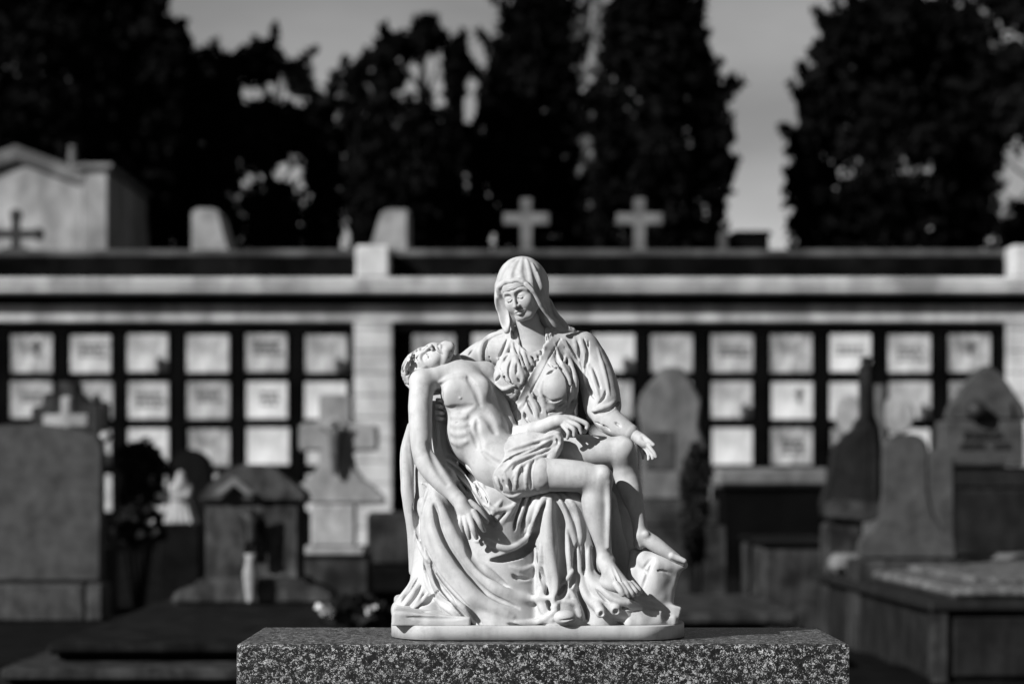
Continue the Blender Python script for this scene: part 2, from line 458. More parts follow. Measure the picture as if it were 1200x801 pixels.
# ---- plinth: flat slab with round ends
def stadium(name, x0, x1, y0, y1, z0, z1, bev, parent, px_mode=True, n=48):
    bm = bmesh.new(); pts = []
    cx, cy, hx, hy = (x0 + x1) / 2, (y0 + y1) / 2, (x1 - x0) / 2, (y1 - y0) / 2
    r = hy * 0.92
    for sx, sy, a0 in ((1, -1, -90), (1, 1, 0), (-1, 1, 90), (-1, -1, 180)):
        for i in range(n // 4 + 1):
            a = R(a0 + 90 * i / (n // 4))
            pts.append((cx + sx * (hx - r * 0.75) + r * 0.75 * math.cos(a), cy + sy * (hy - r) + r * math.sin(a)))
    rings = [(0, z0), (0, z1 - bev), (bev * 0.3, z1 - bev * 0.3), (bev, z1)]
    vv = []
    for ins, z in rings:
        vv.append([bm.verts.new((x - (x - cx) * ins / hx, y - (y - cy) * ins / hy, z)) for x, y in pts])
    for a, b in zip(vv[:-1], vv[1:]):
        for i in range(len(pts)):
            bm.faces.new((a[i], a[(i + 1) % len(pts)], b[(i + 1) % len(pts)], b[i])).smooth = True
    bm.faces.new(vv[-1]); bm.faces.new(vv[0][::-1])
    me = bpy.data.meshes.new(name); bm.to_mesh(me); bm.free(); me.materials.append(M_STATUE)
    me.transform(Matrix.Scale(U, 4))
    ob = bpy.data.objects.new(name, me); C.objects.link(ob); ob.parent = parent
    return ob
PL_TOP = W(600, 733, -85)[2] - BASE_Z
stadium('plinth', W(459, 740, 0)[0], W(801, 740, 0)[0], -85, 85, 0, PL_TOP, 1.5, statue)

# ---- rocky ground, seat and the boulder under the far foot
def make_rock():
    V = Vol(W(452, 742, -86) * [1, 1, 1] + [-4, 0, -4], W(812, 540, 90) + [8, 0, 0], 1.0)
    zt = W(600, 733, -85)[2]
    V.box((W(628, 0, 0)[0], 8, zt + 3), (163, 66, 8), 6)
    V.box(W(508, 721, -8), (45, 66, 9), 3, 4, rot=(3, 4, 0))
    V.box(W(496, 712, 22), (32, 40, 11), 5, 6, rot=(10, -6, 6))
    V.ell(W(466, 714, 4), (8, 22, 11), 5)
    V.ell(W(640, 640, 40), (82, 42, 95), 8)                 # seat
    V.ell(W(724, 640, 24), (22, 26, 85), 10)
    # boulder
    V.ell(W(764, 690, -28), (25, 32, 46), 6, rot=(0, 6, 0)); V.box(W(767, 690, -30), (19, 26, 34), 8, 6, rot=(0, 8, 24))
    V.tube(T((756, 656, -38, 12), (776, 661, -43, 10.5), (790, 663, -44, 7.5), (802, 661.5, -45, 4.6)), 7); V.tube(T((745, 650, -30, 8), (742, 690, -44, 9), (752, 718, -56, 9)), 6)
    V.tube(T((766, 720, -40, 10), (780, 727, -38, 8), (791, 731, -32, 4)), 6); V.tube(T((728, 712, -60, 8), (752, 722, -62, 8), (772, 728, -58, 5)), 5)
    V.ell(W(808, 700, -34), (18, 54, 27), 7, sub=True)
    V.stroke([(748, 664), (758, 672), (752, 690)], 2.0, sub=True); V.stroke([(760, 672), (774, 668), (786, 672)], 1.6, sub=True)
    V.box(W(775, 712, -30), (22, 24, 8), 3, 3, rot=(0, 14, 0))
    V.box(W(735, 716, -40), (40, 26, 9), 4, 4, rot=(6, 4, 0))
    V.tube(T((738, 728, -66, 7), (768, 730, -60, 7), (788, 731, -46, 5)), 5)
    for p in ([(752, 668), (765, 655), (748, 700)], [(742, 700), (775, 712), (786, 716)], [(470, 722), (500, 724), (545, 724)]):
        V.stroke(p, 2.2, sub=True, taper=(0.2, 0.2))
    for x, y in ((495, 711), (506, 710), (514, 714), (521, 713), (516, 719), (500, 716)):
        V.ell(W(x, y, float(np.nan_to_num(V.hit([x], [y])[0], nan=0))), (4, 3, 1.8), 2, sub=True)
    V.noise(1.4, 24, 1); V.noise(0.5, 9, 2)
    V.cut_below(zt - 0.5)
    finish('rock_seat', [V], statue)
# ---- the reclining man
def make_man():
    V = Vol(W(468, 706, -60) + [0, -42, 0], W(812, 405, -60) + [8, 100, 4], 0.85)
    V.ell(W(550, 470, -16), (31, 28, 46), 0, rot=(0, -24, 0)); V.ell(W(560, 508, -24), (36, 27, 40), 8, rot=(0, -28, 0)); V.ell(W(584, 542, -36), (32, 26, 34), 10, rot=(0, -35, 0)); V.ell(W(536, 443, -8), (22, 20, 18), 8)
    V.ell(W(534, 462, -34), (17, 11, 17), 8, rot=(0, 24, 12))            # chest muscles
    V.ell(W(561, 456, -30), (15, 10, 15), 8, rot=(0, 24, -25))
    V.tube(T((512, 442, -24, 12), (535, 436, -12, 13), (566, 436, 0, 12)), 8)      # shoulder girdle
    V.tube(T((536, 440, -8, 13), (528, 428, -3, 12.5), (518, 420, 2, 12)), 6)      # neck
    for s in (0, 1):                                                      # cords of the throat
        V.tube(T(((519, 418, -14, 2.2), (537, 416, -8, 2.2))[s], ((541, 441, -25, 2.0), (546, 438, -22, 2.0))[s]), 3)
    # right arm hanging down to the cloth
    V.ell(W(496, 447, -26), (16, 15, 15), 8)
    V.tube(T((495, 448, -28, 14.5), (492.5, 475, -36, 13.8), (493, 505, -44, 13), (494.5, 528, -50, 12), (501, 543, -55, 13.2), (515, 561, -62, 12.2), (528, 575, -67, 9.4), (536, 584, -70, 8.0)), 5, n=30)
    V.tube(T((536, 584, -70, 7.6), (543, 594, -73, 8.5), (550, 603, -75, 8.0)), 4)
    V.tube(T((541, 588, -74, 6), (541, 606, -74, 5.2)), 4)
    for pts, r in (([(555, 599, -79), (561, 610, -83), (564, 616, -82), (567.5, 621.5, -79)], 3.6), ([(550, 604, -80), (553.5, 616, -84), (556, 623, -83), (558.5, 629.5, -80)], 3.7),
                   ([(545, 606, -79), (546.5, 617, -83), (548.5, 624, -82), (550, 629.5, -79)], 3.5), ([(540, 605, -77), (539.5, 612, -80), (541, 617, -79), (543, 622, -76)], 3.0),
                   ([(551, 588, -72), (561, 596, -74), (568, 605, -72), (571, 611, -70)], 3.5)):
        finger(V, pts, r)
    # left arm along the side, forearm over the lap
    V.ell(W(570, 438, 2), (14, 14, 14), 6)
    V.tube(T((571, 440, 3, 13), (583, 470, -4, 12), (594, 498, -12, 11), (600, 508, -16, 10)), 2.5)
    V.tube(T((601, 509, -17, 10), (615, 507, -28, 10.5), (630, 502, -39, 9.4), (646, 495.5, -49, 7.4)), 3, n=18)
    V.tube(T((646, 495.5, -49, 7.2), (655, 493, -53, 7.6), (664, 493, -55, 6.6)), 4)
    for pts, r in (([(662, 488.5, -54), (674, 490.5, -58), (685, 495, -60), (688.5, 499, -60), (685, 506, -59)], 3.3), ([(664, 492.5, -58), (673, 496, -64), (679, 500, -66), (681, 507, -64)], 3.3),
                   ([(663, 496, -60), (669, 500, -66), (673, 504, -68), (673, 510, -66)], 3.2), ([(660, 499, -60), (664, 504, -66), (666, 508, -68), (665, 513, -66)], 2.8)):
        finger(V, pts, r)
    # pelvis and legs
    V.ell(W(602, 548, -40), (32, 26, 28), 10)
    V.tube(T((612, 533, -26, 24), (650, 529, -28, 21.5), (690, 529, -34, 19.5), (722, 529, -38, 17)), 8)
    V.ell(W(731, 527, -42), (13, 13, 16), 7); V.ell(W(735, 524, -50), (8, 6, 9), 5)
    V.tube(T((729, 533, -36, 16), (734, 556, -32, 15), (740, 578, -38, 13), (747, 602, -42, 9.2), (751, 624, -43, 8.2)), 6)
    V.ell(W(749, 636, -38), (7, 8, 8), 5)
    V.tube(T((752, 627, -44, 8.4), (766, 636, -46, 9), (781, 646, -48, 7.2), (793, 654, -49, 5.4)), 5)
    V.ell(W(757, 626, -52), (4, 3, 4), 3)
    for i, (x, y, d) in enumerate(((802, 657, -56), (801, 660, -51), (799.5, 661.5, -46), (797, 662, -42), (794, 662, -38))):
        V.tube(T((788 + i * -1.2, 651 + i * 1.4, d + 1, 4.0 - i * .2), (x, y, d, 3.0 - i * .25)), 1.2)
    V.tube(T((610, 556, -48, 24), (645, 556, -58, 19.5), (680, 558, -64, 18), (700, 561, -66, 15.5)), 8)
    V.ell(W(706, 559, -70), (12, 11, 14), 6); V.ell(W(709, 556, -78), (7, 5, 8), 5)
    V.tube(T((701, 566, -64, 15.5), (698.5, 588, -60, 17), (702, 612, -57, 14.2), (707, 638, -55, 9.6), (709, 656, -54, 9)), 7)
    V.tube(T((713, 566, -77, 3), (714, 600, -73, 2.6), (713, 640, -65, 2)), 6)              # shin bone
    V.ell(W(706, 664, -46), (8, 9, 8), 5); V.ell(W(717, 655, -56), (3.5, 4, 4), 3)
    V.tube(T((709, 658, -57, 9), (716, 670, -65, 10), (725, 681, -73, 9.5), (733, 688, -79, 8)), 5)
    V.ell(W(716, 683, -62), (14, 15, 8), 6, rot=(20, 20, 0))
    for a, b, c, r in (((722, 684, -86), (727, 691, -90), (730, 695.5, -90), 4.3), ((728, 685, -85), (733.5, 693, -89), (736.5, 697.5, -88), 3.5), ((733, 684, -83), (739.5, 693, -87), (742.5, 697, -86), 3.3),
                       ((737.5, 683, -80), (744.5, 691.5, -84), (747.5, 695.5, -82), 3.1), ((741, 682, -77), (748.5, 689.5, -80), (751.5, 693, -78), 2.8)):
        V.tube([np.append(W(*p), q) for p, q in zip((a, b, c), (r, r * .92, r * .8))], 1.0)
    for p in ([(719, 663), (729, 684)], [(715, 664), (723, 684)]):
        V.stroke(p, 1.2, lift=0.7)
    # anatomy of the trunk
    V.stroke([(549, 503), (548, 494), (552, 486), (560, 481), (568, 484), (575, 493), (580, 506)], 5.0, lift=2.2, sub=True, k=6)
    V.stroke([(559, 492), (560, 508), (565, 524)], 2.4, lift=1.6, sub=True, k=4)
    V.stroke([(551, 500), (556, 512), (559, 524)], 2.2, lift=1.5, sub=True, k=3.5)
    V.stroke([(547, 440), (557, 456), (563, 474)], 3.0, lift=1.5, sub=True, k=4)
    V.stroke([(525, 478), (540, 479), (553, 475)], 3.0, lift=1.5, sub=True, k=5)
    V.stroke([(512, 452), (517, 462), (520, 474)], 3.2, lift=2.2, sub=True, k=4)
    for y in (487, 496, 506, 516): V.stroke([(530, y + 1), (538, y + 3), (546, y + 1)], 3.0, lift=1.0, k=6)
    V.stroke([(516, 447), (532, 442), (546, 441)], 2.4, lift=1.1, k=4)
    V.ell(W(539.5, 466, float(V.hit([539.5], [466])[0])), (1.5, 1.2, 1.3), 1.2)
    V.stroke([(532.5, 495.5), (537.5, 495)], 1.0, lift=1.3, sub=True, k=.6)
    V.stroke([(566, 530), (578, 540), (590, 545)], 2.4, lift=1.4, sub=True, k=4)
    V.stroke([(502, 520), (512, 545), (524, 566)], 2.6, lift=0.7, sub=True, k=6)
    V.noise(0.25, 9, 5)
    H = head_sdf(beard=True)
    zc = np.array((-0.93, 0.16, -0.30)); zc /= np.linalg.norm(zc)          # crown direction
    fc = np.array((-0.28, -0.70, 0.66)); fc -= zc * (fc @ zc); fc /= np.linalg.norm(fc)   # face direction
    yc = -fc; xc = np.cross(yc, zc)
    M = np.stack([xc, yc, zc], 1)
    at = W(504.5, 426.5, -2)
    man = finish('reclining_man', [V, place(H, M, 1.03, at)], statue)
    # hair: wavy locks over the skull
    h = Vol((-32, -30, -34), (32, 40, 38), 0.55)
    h.ell((0, 7.5, 9), (21.5, 25, 23.5)); h.ell((0, 16, -10), (17, 14, 18), 6)
    h.ell((0, -19, -11), (16.5, 20, 22), 3, sub=True)
    h.tube([(10, 26, 10, 9), (14, 26, -8, 9), (14, 20, -22, 7)], 5); h.tube([(-6, 27, 14, 9), (-8, 28, -6, 9), (-8, 20, -22, 7)], 5)
    rng = random.Random(5)
    for i in range(46):
        a = rng.uniform(-2.75, 2.75); r0 = rng.uniform(0.2, 1)
        ph = rng.uniform(0, 6)
        rows = []
        for q in range(7):
            tt = q / 6
            el = 1.25 - tt * 1.9
            az = a + 0.12 * math.sin(ph + tt * 7)
            if abs(az) < 0.75 and el < 0.55: continue
            rows.append((22.2 * math.sin(az) * math.cos(el), 7.5 - 25.5 * math.cos(az) * math.cos(el), 9 + 24 * math.sin(el), 2.6 * (1 - 0.5 * tt)))
        if len(rows) > 2: h.tube(rows, 0.8)
    for i in range(40):
        a = rng.uniform(-2.8, 2.8); ph = rng.uniform(0, 6); rows = []
        for q in range(7):
            tt = q / 6; el = 1.2 - tt * 1.9; az = a + 0.12 * math.sin(ph + tt * 7)
            if abs(az) < 0.75 and el < 0.5: continue
            rows.append((23.8 * math.sin(az) * math.cos(el), 7.5 - 27 * math.cos(az) * math.cos(el), 9 + 25.5 * math.sin(el), 0.9))
        if len(rows) > 2: h.tube(rows, 0.6, sub=True)
    finish('hair', [place(h, M, 1.06, at)], man)
    hw = Vol(W(468, 455, -20) + [0, -25, 0], W(512, 398, 20) + [0, 20, 0], 0.7)      # long locks falling past the shoulder
    rng = random.Random(8)
    for i in range(20):
        t_ = i / 19; y0 = -20 + 30 * rng.random(); w_ = rng.uniform(-3, 3)
        hw.tube(T((500 - 12 * t_, 408 + 3 * t_ + rng.uniform(-1, 1), y0 * .6, 1.9), (489 - 8 * t_ + w_, 413 + 6 * t_, y0 * .9 - 4, 2.3), (481 - 4 * t_ - w_, 425 + 5 * t_, y0 * 1.1 - 4, 2.3), (478 - 1 * t_ + w_, 437 + 4 * t_, y0 * .9, 2.6), (480 - 2 * t_, 446 + 3 * t_, y0 * .8, 1.2)), 0.4)
    for i in range(16):
        t_ = i / 15; a = rng.uniform(-2, 2)
        hw.stroke([(500 - 14 * t_, 405 + 4 * t_), (491 - 9 * t_ + a, 412 + 5 * t_), (484 - 6 * t_ - a, 424 + 5 * t_), (480 - 4 * t_ + a, 438 + 4 * t_)], 1.0, lift=1.9, sub=True, k=.6, taper=(.1, .2), smooth=0)
    finish('hair_locks', [hw], man)
    # cloth over the hips
    L = Vol(W(556, 606, -60) + [0, -40, 0], W(668, 500, -40) + [0, 55, 0], 0.8)
    L.ell(W(602, 549, -40), (34, 30, 30), 0); L.tube(T((606, 556, -46, 28), (634, 557, -57, 21.2)), 6)
    L.tube(T((588, 538, -42, 20), (618, 527, -38, 22), (640, 524, -40, 18)), 6)
    L.tube(T((640, 516, -56, 8), (651, 512, -63, 8), (654, 522, -62, 6), (648, 534, -58, 6)), 4)
    L.ell(W(572, 534, -56), (18, 22, 17), 5, sub=True, rot=(0, 30, 0))
    for p in ([(578, 545), (592, 530), (615, 521), (640, 512), (655, 507)], [(580, 552), (596, 537), (620, 528), (645, 515)], [(588, 556), (602, 541), (625, 533), (648, 521), (655, 514)], [(600, 560), (612, 545), (630, 537), (648, 527)],
              [(650, 508), (657, 516), (652, 530)], [(578, 550), (583, 565), (590, 576)], [(590, 550), (594, 563), (598, 575)], [(612, 540), (606, 555), (604, 572)], [(622, 536), (617, 555), (617, 575)], [(586, 576), (600, 581), (612, 577)]):
        L.stroke(p, 2.4, lift=2.2, k=1.6)
    for p in ([(583, 558), (588, 568), (588, 577)], [(588, 560), (595, 572)], [(597, 560), (600, 574)], [(588, 543), (606, 533), (632, 522)], [(600, 552), (608, 543), (632, 531)], [(627, 537), (622, 552), (623, 573)], [(612, 546), (614, 556)], [(648, 516), (640, 526)], [(652, 513), (655, 520)]):
        L.stroke(p, 1.7, lift=2.4, sub=True, k=1.0)
    L.noise(0.4, 6, 8)
    finish('loincloth', [L], man)
# ---- the seated woman
def make_woman():
    V = Vol(W(568, 600, 60) + [-4, -130, 0], W(776, 368, 40) + [8, 40, 0], 0.8)
    V.tube(T((625, 404, 18, 17), (621, 388, 12, 15), (618, 374, 8, 14)), 0)
    V.tube(T((626, 404, 22, 24), (624, 440, 24, 30), (628, 500, 22, 32), (635, 560, 18, 40)), 8)
    V.tube(T((596, 402, 24, 14), (626, 400, 24, 16), (676, 402, 24, 14)), 6)
    V.tube(T((676, 402, 24, 14), (700, 445, 16, 13), (706, 482, 0, 12), (738, 506, -22, 8), (747, 512, -27, 6.4)), 4, n=26)
    # open hand, palm turned up
    V.tube(T((745, 511, -26, 6.2), (752, 515, -31, 7), (757, 519, -34, 6.6)), 3)
    V.ell(W(753, 519, -30), (8, 9, 5), 3, rot=(0, 30, 0))
    V.ell(W(757, 513, -40), (6, 4, 3), 2.5, sub=True, rot=(0, 30, 0))
    for pts, r in (([(753, 511, -33), (760, 516, -39), (766, 521, -42)], 2.9), ([(757, 518, -37), (763, 526, -42), (767, 531, -44), (769, 535, -44)], 2.7), ([(756, 520, -34), (761, 528, -39), (764, 533, -42), (765, 537, -43)], 2.7),
                   ([(754, 521, -31), (757, 529, -36), (759.5, 534, -39), (760, 538, -41)], 2.6), ([(750, 521, -28), (752, 528, -32), (753.5, 533, -35), (753.5, 536.5, -37)], 2.3)):
        finger(V, pts, r)
    H = head_sdf(h=0.42)
    Rm = Euler((R(8), 0, 0)).to_matrix()                                       # chin down (about x)
    Rz = Euler((0, 0, R(-27))).to_matrix(); Ry = Euler((0, R(-16), 0)).to_matrix()
    M = np.array(Ry @ Rz @ Rm)
    SC = 1.03; at = W(602.5, 348.0, -22) - SC * (M @ np.array((0, -20.0, 0)))
    woman = finish('seated_woman', [V, place(H, M, SC, at)], statue)
    # ---- veil
    v = Vol(W(574, 400, 40) + [-4, -70, 0], W(690, 296, 40) + [8, 40, 4], 0.6)
    v.ell(W(611.5, 334, 8), (30.5, 33, 34))
    v.tube(T((586, 336, 4, 6), (587, 352, 0, 7.5), (591, 372, -2, 7), (594, 387, -4, 4)), 4)
    v.tube(T((626, 330, 14, 16), (632, 352, 16, 12), (641, 373, 14, 9), (655, 384, 14, 7), (670, 388, 18, 5)), 6)
    v.tube(T((618, 344, 28, 19), (624, 372, 32, 18), (630, 396, 34, 20)), 8)
    for p, r in (([(585, 338), (590, 320), (603, 304)], 4.0), ([(599, 334), (600, 318), (609, 303)], 4.2), ([(612, 334), (610, 318), (612, 302)], 4.2), ([(624, 340), (621, 322), (617, 304)], 4.0), ([(634, 352), (631, 330), (624, 309)], 4.0), ([(640, 372), (637, 345), (630, 320)], 3.6)):
        v.stroke(p, r * .85, lift=2.0, k=2.4, taper=(0, .7))
    rim = [(-23, -2, -38), (-22.6, -4, -22), (-22.4, -6, -4), (-20.5, -11, 9), (-14, -21.5, 16), (-7, -24.5, 17.8), (0, -24, 19.6), (7, -24.8, 17.6), (13, -21.5, 16.6), (19, -18, 8.6), (22.4, -14, -2), (22.8, -10, -16), (23.5, -4, -30), (25.5, 4, -46)]
    rim = [np.append(at + SC * (M @ np.array(q)), 2.3 + 0.5 * (k % 2)) for k, q in enumerate(rim)]
    v.stroke([tuple(PX(q[:3])) for q in rim[2:11]], 3.2, lift=3.2, k=1.6, taper=(.1, .1), smooth=1)
    v.ell(at + SC * (M @ np.array((0, -33.0, -7.0))), (20.5, 50, 23.5), 1.0, sub=True, rot=[math.degrees(q) for q in Matrix(M.tolist()).to_euler()])
    v.tube(T((607, 370, -24, 18), (613, 392, -18, 16), (618, 404, -18, 15)), 1.5, sub=True)
    for p in ([(640, 352), (643, 368), (648, 383)], [(590, 352), (592, 370), (594, 384)], [(647, 364), (656, 378), (668, 386)]):
        v.stroke(p, 1.4, lift=2.0, sub=True, k=1.2, taper=(.2, .4))
    for p in ([(635, 352), (639, 368), (644, 384)], [(645, 350), (652, 368), (668, 384)]):
        v.stroke(p, 2.4, lift=1.8, k=2)
    v.ell(at + SC * (M @ np.array((-21, -30.0, -9))), (14, 23, 25), 2.5, sub=True, rot=[math.degrees(q) for q in Matrix(M.tolist()).to_euler()])
    v.tube(rim[:4], 2.5, n=24); v.tube(rim[9:], 2.5, n=24)
    v.noise(0.4, 6, 3)
    veil = finish('veil', [v], woman)
    # ---- band under the veil
    b = Vol((-26, -36, 4), (26, 10, 22), 0.5)
    b.ell((0, -1, 8), (19.2, 20.8, 22)); b.box((0, 0, 30.5), (40, 40, 14.5), 1, sub=True); b.box((0, 0, -4), (40, 40, 12.5), 1, sub=True)
    b.tube([(-16.8, -10, 10, 0.6), (0, -21.6, 11, 0.6), (16.8, -10, 10, 0.6)], 0.5)
    finish('headband', [place(b, M, SC, at)], woman)
    # ---- dress: bodice and sleeves
    d = Vol(W(530, 545, 60) + [-4, -130, 0], W(750, 380, 60) + [8, 10, 4], 0.85)
    d.tube(T((626, 412, 24, 34), (630, 450, 26, 42), (630, 490, 26, 44), (632, 545, 24, 46)), 0)
    d.tube(T((584, 412, 26, 21), (600, 405, 26, 22), (650, 405, 26, 23), (680, 412, 26, 22)), 10)
    d.ell(W(604, 440, -6), (26, 20, 28), 8); d.ell(W(652, 450, -8), (25, 21, 27), 8)
    d.tube(T((590, 412, 26, 21), (566, 416, 22, 17), (546, 432, 18, 17), (528, 458, 16, 15)), 5)           # far sleeve behind the man's neck
    d.tube(T((683, 407, 24, 19), (694, 428, 20, 21), (702, 452, 13, 22.5), (706, 474, 6, 22.5)), 5)          # near sleeve
    d.tube(T((704, 470, 2, 18), (712, 490, -8, 16.5), (726, 500, -16, 14), (738, 506.5, -22, 10.5)), 1.5)
    d.tube(T((740, 500, -26, 1.2), (742, 507, -30, 1.4), (738, 515, -26, 1.2)), .6)
    d.tube(T((622, 378, 2, 17), (624, 398, -2, 15.5)), 2.5, sub=True)                                          # neck opening
    d.tube(T((626, 392, 18, 16), (624, 374, 14, 16)), 1, sub=True)
    # sleeve hem
    d.tube(T((688, 482, -12, 2.6), (700, 480, -20, 2.8), (714, 475, -17, 2.8), (722, 468, -4, 2.6)), 1.5)
    d.tube(T((690, 486, -14, 1.8), (702, 484, -22, 2), (716, 479, -18, 2), (724, 472, -4, 1.8)), .8, sub=True)
    # deep gap between body and near sleeve
    d.tube(T((683, 440, -16, 2.5), (684, 462, -16, 6), (684, 482, -14, 9), (686, 500, -16, 9)), 2.5, sub=True)
    # collar of small pleats
    ring = [(600, 389), (606, 398), (616, 404), (628, 404), (640, 398), (648, 388)]
    d.stroke(ring, 2.4, lift=2.6, k=1.2, taper=(0.05, 0.05))
    for t in np.linspace(0.03, 0.97, 22):
        p = spline(np.array(ring, float), 101)[int(t * 100)]
        d.stroke([(p[0] - 0.6, p[1] - 3.0), (p[0] + 0.4, p[1] + 3.0)], 0.9, lift=1.2, sub=True, k=.5, taper=(0, 0), n=4)
    # strap running from the shoulder down across the chest
    for p, r in (([(638, 402), (632, 418), (622, 434), (613, 450), (606, 464), (600, 474)], 2.0), ([(657, 396), (645, 417), (633, 440), (622, 460), (612, 480)], 1.1)):
        d.stroke(p, r, lift=r * 1.3, sub=True, k=.8, taper=(0.1, 0.1))
    rng = random.Random(11)
    for i in range(9):                                                         # ruffled edge
        t = i / 8; x, y = 634 - 30 * t, 414 + 54 * t
        d.ell(W(x - 2 + rng.uniform(-1, 1), y, float(np.nan_to_num(d.hit([x - 2], [y])[0], nan=-20)) + 1), (2.6, 2.8, 2.0), 1.0)
        d.stroke([(x - 9, y - 4 + rng.uniform(-2, 2)), (x - 3, y + 2)], 1.2, lift=1.8, sub=True, k=.8)
    G = lambda p, r=1.4, l=2.2: d.stroke(p, r * 1.05, lift=l * 1.45, sub=True, k=0.9)
    F = lambda p, r=2.4, l=1.8: d.stroke(p, r, lift=l, k=2.2)
    for p in ([(615, 408), (617, 420), (622, 428)], [(622, 407), (623, 417), (626, 424)], [(629, 406), (629, 414), (631, 420)], [(609, 405), (612, 420), (618, 436)], [(634, 403), (635, 409)]): G(p, 1.3, 2.4); F([(q[0] + 3.4, q[1]) for q in p], 1.7, 1.5)
    G([(595, 396), (588, 412), (581, 430), (577, 440)], 1.6, 2.8); F([(599, 398), (592, 414), (585, 430)], 2.2)
    G([(602, 398), (606, 416), (612, 432)]); G([(597, 414), (590, 424)], 1.5, 2.6); G([(588, 438), (580, 448)], 1.4, 2.4)
    G([(578, 456), (592, 460), (606, 454)], 2.2, 1.8); G([(589, 466), (592, 477)], 1.5, 2.8); G([(576, 452), (586, 472), (596, 482)], 1.5, 2.6)
    F([(582, 462), (596, 466), (606, 460)], 2.6, 2.0); G([(606, 478), (610, 488), (606, 492)], 2.2, 3.4); F([(598, 488), (606, 480), (612, 472)], 2)
    for p in ([(617, 466), (622, 478), (627, 488)], [(624, 458), (632, 474), (634, 484)], [(614, 482), (618, 492)], [(641, 484), (652, 479), (662, 470)], [(638, 474), (642, 486)], [(656, 396), (668, 418), (676, 440), (681, 462)], [(663, 398), (680, 425)]): G(p, 1.6, 3.0)
    F([(600, 402), (604, 420), (612, 440), (611, 452)], 2.6, 2); F([(583, 420), (590, 440), (604, 452)], 2.4, 1.4); F([(580, 448), (590, 456), (604, 450)], 2.4, 1.8); F([(664, 412), (660, 426), (648, 432)], 2.2, 1.4)
    F([(636, 446), (634, 462), (644, 478), (660, 476)], 2.2, 1.6); F([(624, 484), (634, 496), (644, 502)], 2.6, 2); F([(600, 492), (612, 500), (628, 500)], 2.6, 2)
    G([(622, 467), (630, 465)], 1.9, 3); F([(620, 460), (627, 478), (630, 490)], 2.2); F([(630, 456), (637, 470), (640, 488)], 2.2); F([(645, 490), (660, 482), (668, 468)], 2.4)
    G([(640, 439), (650, 434)], 1.6, 2.2); G([(652, 402), (653, 424), (662, 438), (666, 455), (664, 472)], 2.0, 2.4)
    F([(659, 398), (668, 425), (674, 450), (670, 478), (662, 492)], 4.0, 3.4); F([(650, 402), (658, 426), (668, 446), (670, 466)], 2.2, 1.6)
    G([(676, 398), (680, 420), (684, 440)], 1.6, 2.4); G([(684, 396), (688, 414)], 1.5, 2.6); F([(680, 396), (686, 420), (694, 446)], 2.6); F([(672, 394), (676, 412)], 2.4)
    G([(690, 398), (688, 420), (686, 440), (692, 458), (698, 468)], 2.2, 3.2); G([(695, 430), (700, 446), (704, 456)], 1.5, 2.4); G([(700, 474), (708, 466), (710, 456)], 1.6, 2.4); F([(692, 430), (697, 450), (702, 466)], 2.4)
    F([(700, 408), (708, 436), (714, 462)], 2.2, 1.0)
    for p in ([(697, 494), (708, 498), (716, 505)], [(700, 500), (707, 506)], [(720, 494), (728, 500)]): G(p, 1.2, 1.4)
    G([(593, 390), (576, 396), (567, 410), (568, 428), (574, 442)], 2.2, 3.4); F([(590, 388), (572, 394), (563, 408), (563, 426)], 2.2, 1.2)
    for p in ([(600, 420), (596, 436), (600, 450)], [(606, 424), (605, 440)], [(586, 430), (594, 446), (604, 452)], [(640, 420), (646, 430), (656, 432)], [(646, 410), (656, 424), (660, 436)], [(668, 428), (670, 446), (664, 462)], [(636, 462), (646, 470), (660, 466)], [(612, 486), (622, 496), (634, 500)], [(596, 486), (608, 496)], [(640, 492), (650, 496), (662, 490)], [(571, 406), (574, 420), (578, 432)], [(556, 408), (548, 418)]): G(p, 1.2, 1.8)
    d.noise(0.4, 9, 4)
    finish('dress', [d], woman)
    # ---- fingers of the hidden hand, seen under the man's arm
    q = Vol(W(500, 500, -20) + [-2, -26, 0], W(532, 455, 20) + [2, 30, 0], 0.7)
    q.tube(T((526, 478, -6, 9), (524, 488, -6, 8)), 0)
    for y in (470, 477.5, 485, 492): q.tube(T((524, y, -12, 2.9), (517, y - 1, -22, 2.6), (512.5, y - 2, -20, 2.2)), 1)
    finish('hand', [q], woman)
